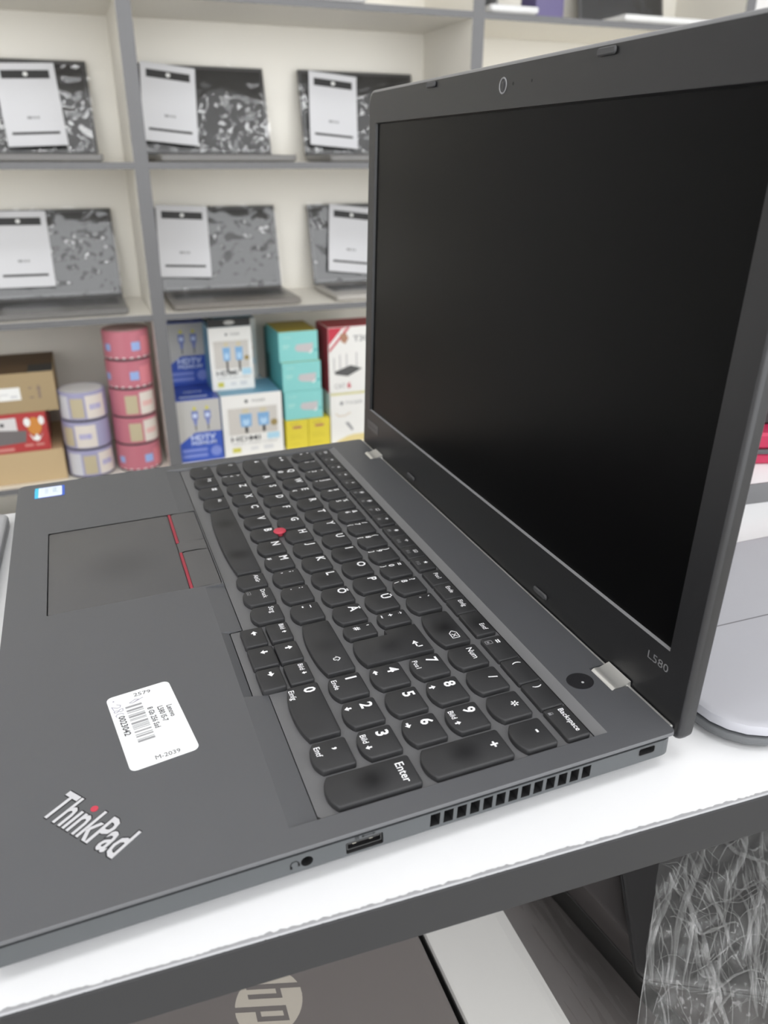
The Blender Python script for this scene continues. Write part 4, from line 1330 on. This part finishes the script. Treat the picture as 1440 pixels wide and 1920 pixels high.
def hdmi_box(name, x, y0, wd, z, hh, depth, label, tab=False, group='white cable boxes'):
    t, art, _, h = carton(name, x, y0, y0+wd, z, hh, depth, label, M_CARDW, group=group, topcol=mat('card_skyblue', (0.16, 0.36, 0.50), 0.45), sidecol=mat('card_skyblue', (0, 0, 0)))
    s = wd/171
    sv = hh/178
    art('grey_field', Flat().rect(16*s, 62*sv, 156*s, 140*sv), mat('field_grey', (0.60, 0.57, 0.53), 0.45), 1)
    a = Flat(); b = Flat(); c = Flat(); d = Flat()
    for u in (66*s, 116*s):
        k = s if not tab else s*0.9
        a.poly([(u-15*k, 84*sv), (u+15*k, 84*sv), (u+17*k, 122*sv), (u-17*k, 122*sv)])
        b.poly([(u, 86*sv), (u+10*k, 94*sv), (u+8*k, 108*sv), (u, 103*sv), (u-8*k, 108*sv), (u-10*k, 94*sv)])
        c.rect(u-4*k, (66 if not tab else 52)*sv, u+4*k, 84*sv)
        d.rect(u-9*k, 124*sv, u+9*k, 136*sv)
    art('plug_picture', a, M_LBLUE, 2)
    art('plug_light', b, M_PALEB, 3)
    art('cable_picture', c, M_BLACK, 3)
    art('plug_tip', d, mat('tip_gold', (0.62, 0.56, 0.40), 0.45), 2)
    art('brand_line', Flat().text('TIGER', 6*sv, 84*s, 155*sv, width=40*s).disc(70*s, 158*sv, 5*s, 8), M_INK, 2)
    art('lettering', Flat().text('HDMI', 14*sv, 20*s, 43*sv, width=84*s, bold=0.012), M_INK, 2)
    art('blue_badge', Flat().rect(124*s, 42*sv, 160*s, 60*sv), mat('badge_blue', (0.42, 0.66, 0.80), 0.45), 2)
    art('small_text', Flat().text('VIDEO SPEED CABLE', 4.5*sv, 22*s, 33*sv, width=130*s), M_INKPALE, 2)
    art('yellow_badge', Flat().rect(22*s, 10*sv, 46*s, 24*sv), M_YEL, 2)
    art('gold_seal', Flat().disc(146*s, 90*sv, 10*s), M_GOLD, 3)
    art('fine_print', Flat().rect(74*s, 14*sv, 96*s, 22*sv).rect(112*s, 12*sv, 140*s, 24*sv), mat('print_faint', (0, 0, 0)), 2)
    if tab:
        tb = link('hang_tab', MB().box(depth/2-3, -wd/2+1, h, depth/2-1.5, wd/2-1, h+22), M_BLACK, t)
        link('tab_hole', Flat().disc(0, 12, 15, 16, 6).on(lambda u, v: (depth/2-1.2, u, h+v)), M_GREYP, tb, smooth=False)
    return t
hdmi_box('cable_box', -1540, 384, 171, ZD, 178, 158, 'large white and sky blue cable box showing two blue plugs')
hdmi_box('cable_box', -1596, 374, 119, ZD+178.8, 176, 98, 'small white cable box with black hang tab on top of the large one', True)
bx = hdmi_box('cable_box', -1712, 420, 119, ZD, 178, 90, 'white cable box at the back under a shaded one', False, 'cable boxes at the back')
bx = hdmi_box('cable_box', -1712, 410, 119, ZD+178.8, 176, 90, 'shaded white cable box peeking out behind the small hang tab box', False, 'cable boxes at the back')

# turquoise boxes on yellow boxes
M_TEAL = mat('box_turquoise', (0.25, 0.62, 0.60), 0.45)
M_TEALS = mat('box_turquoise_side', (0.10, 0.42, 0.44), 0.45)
M_YELB = mat('box_yellow', (0.72, 0.60, 0.05), 0.45)
for k, (y0, lab) in enumerate(((564, 'yellow box left, under the turquoise boxes'), (631, 'yellow box right, beside the white router box'))):
    t, art, wd, h = carton('yellow_box', -1540, y0, y0+65.5, ZD, 86, 140, lab, M_YELB, group='small yellow boxes')
    art('red_word', Flat().rect(20, 62, 46, 68), mat('print_red', (0.40, 0.10, 0.12), 0.5), 1)
    art('brand_line', Flat().text('tp-link', 5, 14, 74, width=26), M_GOLD, 1)
    art('small_text', Flat().rect(10, 40, 44, 42).rect(10, 32, 50, 34).rect(10, 14, 40, 16), mat('print_olive', (0.58, 0.47, 0.04), 0.5), 1)
for k in range(3):
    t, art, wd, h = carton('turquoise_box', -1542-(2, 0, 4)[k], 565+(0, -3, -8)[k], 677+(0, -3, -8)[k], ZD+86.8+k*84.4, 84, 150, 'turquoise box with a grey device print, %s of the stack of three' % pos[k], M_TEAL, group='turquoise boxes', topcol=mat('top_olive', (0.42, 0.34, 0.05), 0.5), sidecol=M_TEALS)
    art('device_picture', Flat().poly([(44, 36), (50, 48), (98, 50), (96, 32), (86, 24), (52, 28)]), mat('device_pale', (0.56, 0.53, 0.54), 0.45), 1)
    art('device_edge', Flat().poly([(86, 24), (96, 32), (97, 28), (88, 20)]), M_WHITEP, 2)
    art('plug_shadow', Flat().poly([(98, 30), (111, 33), (111, 28), (99, 26)]), M_TEALS, 1)
    art('lettering', Flat().text('tp-link', 6, 12, 66, width=24).rect(10, 44, 30, 47).rect(10, 38, 26, 40), mat('print_mint', (0.48, 0.74, 0.68), 0.5), 1)
for k in range(2):
    carton('turquoise_box', -1700, 570, 660, ZD+(0, 150)[k], (150, 165)[k]-1, 90, 'shaded turquoise box behind the turquoise stack, %s' % ('lower', 'upper')[k], mat('box_teal_shaded', (0.03, 0.22, 0.23), 0.5), group='turquoise boxes at the back', topcol=mat('top_olive', (0, 0, 0)))  # darker copy of the turquoise, shade put into the colour
# router box and adapter box
t, art, wd, h = carton('adapter_box', -1541, 700, 846, ZD, 152, 150, 'white adapter box with yellow foot under the router box', M_CARDW, topcol=M_YEL)
art('yellow_foot', Flat().poly([(14, 2), (140, 2), (140, 24), (70, 24), (50, 20), (20, 8)]), mat('foot_yellow', (0.72, 0.60, 0.28), 0.5), 1)
art('top_line', Flat().rect(1, 148, 145, 151), M_YEL, 1)
art('brand_line', Flat().text('TIGER', 9, 44, 118, width=56).disc(34, 122, 6, 8), M_INKPALE, 1)
art('adapter_picture', Flat().poly([(44, 62), (54, 64), (70, 40), (64, 36)]), M_INKPALE, 2)
art('cable_curve', Flat().line([(16, 92), (24, 84), (44, 84), (60, 92)], 3), mat('print_sand', (0.66, 0.55, 0.42), 0.5), 1)
t, art, wd, h = carton('router_box', -1543, 699, 860, ZD+153, 190, 120, 'white and red router box showing a black router with antennas', M_CARDW, topcol=mat('card_red', (0.42, 0.03, 0.05), 0.45), sidecol=mat('card_red', (0, 0, 0)))
art('red_corner', Flat().poly([(0.5, 189), (0.5, 132), (50, 189)]), mat('card_red2', (0.55, 0.03, 0.06), 0.45), 1)
art('white_stripe', Flat().poly([(2, 142), (2, 130), (44, 178), (44, 189)]), M_WHITEP, 2)
art('red_stripe', Flat().poly([(2, 128), (2, 120), (66, 189), (56, 189)]), mat('card_red2', (0, 0, 0)), 2)
art('badge', Flat().poly([(34, 170), (52, 174), (60, 158), (50, 142), (38, 150)]), mat('badge_orange', (0.42, 0.22, 0.14), 0.5), 3)
art('router_picture', Flat().poly([(16, 64), (66, 80), (100, 68), (56, 48), (18, 56)]), mat('router_black', (0.09, 0.09, 0.09), 0.5), 2)
art('antenna_picture', Flat().rect(14, 66, 17, 104).rect(32, 70, 35, 112).rect(52, 74, 55, 114).rect(82, 74, 85, 116), mat('router_grey', (0.45, 0.44, 0.45), 0.5), 1)
art('lettering', Flat().text('T300', 16, 74, 148, width=60, bold=0.02).text('CAT', 14, 16, 14, width=32), M_INKPALE, 2)
art('red_number', Flat().text('6', 16, 54, 14, bold=0.04), mat('card_red2', (0, 0, 0)), 2)
bpy.data.objects.remove(_to)
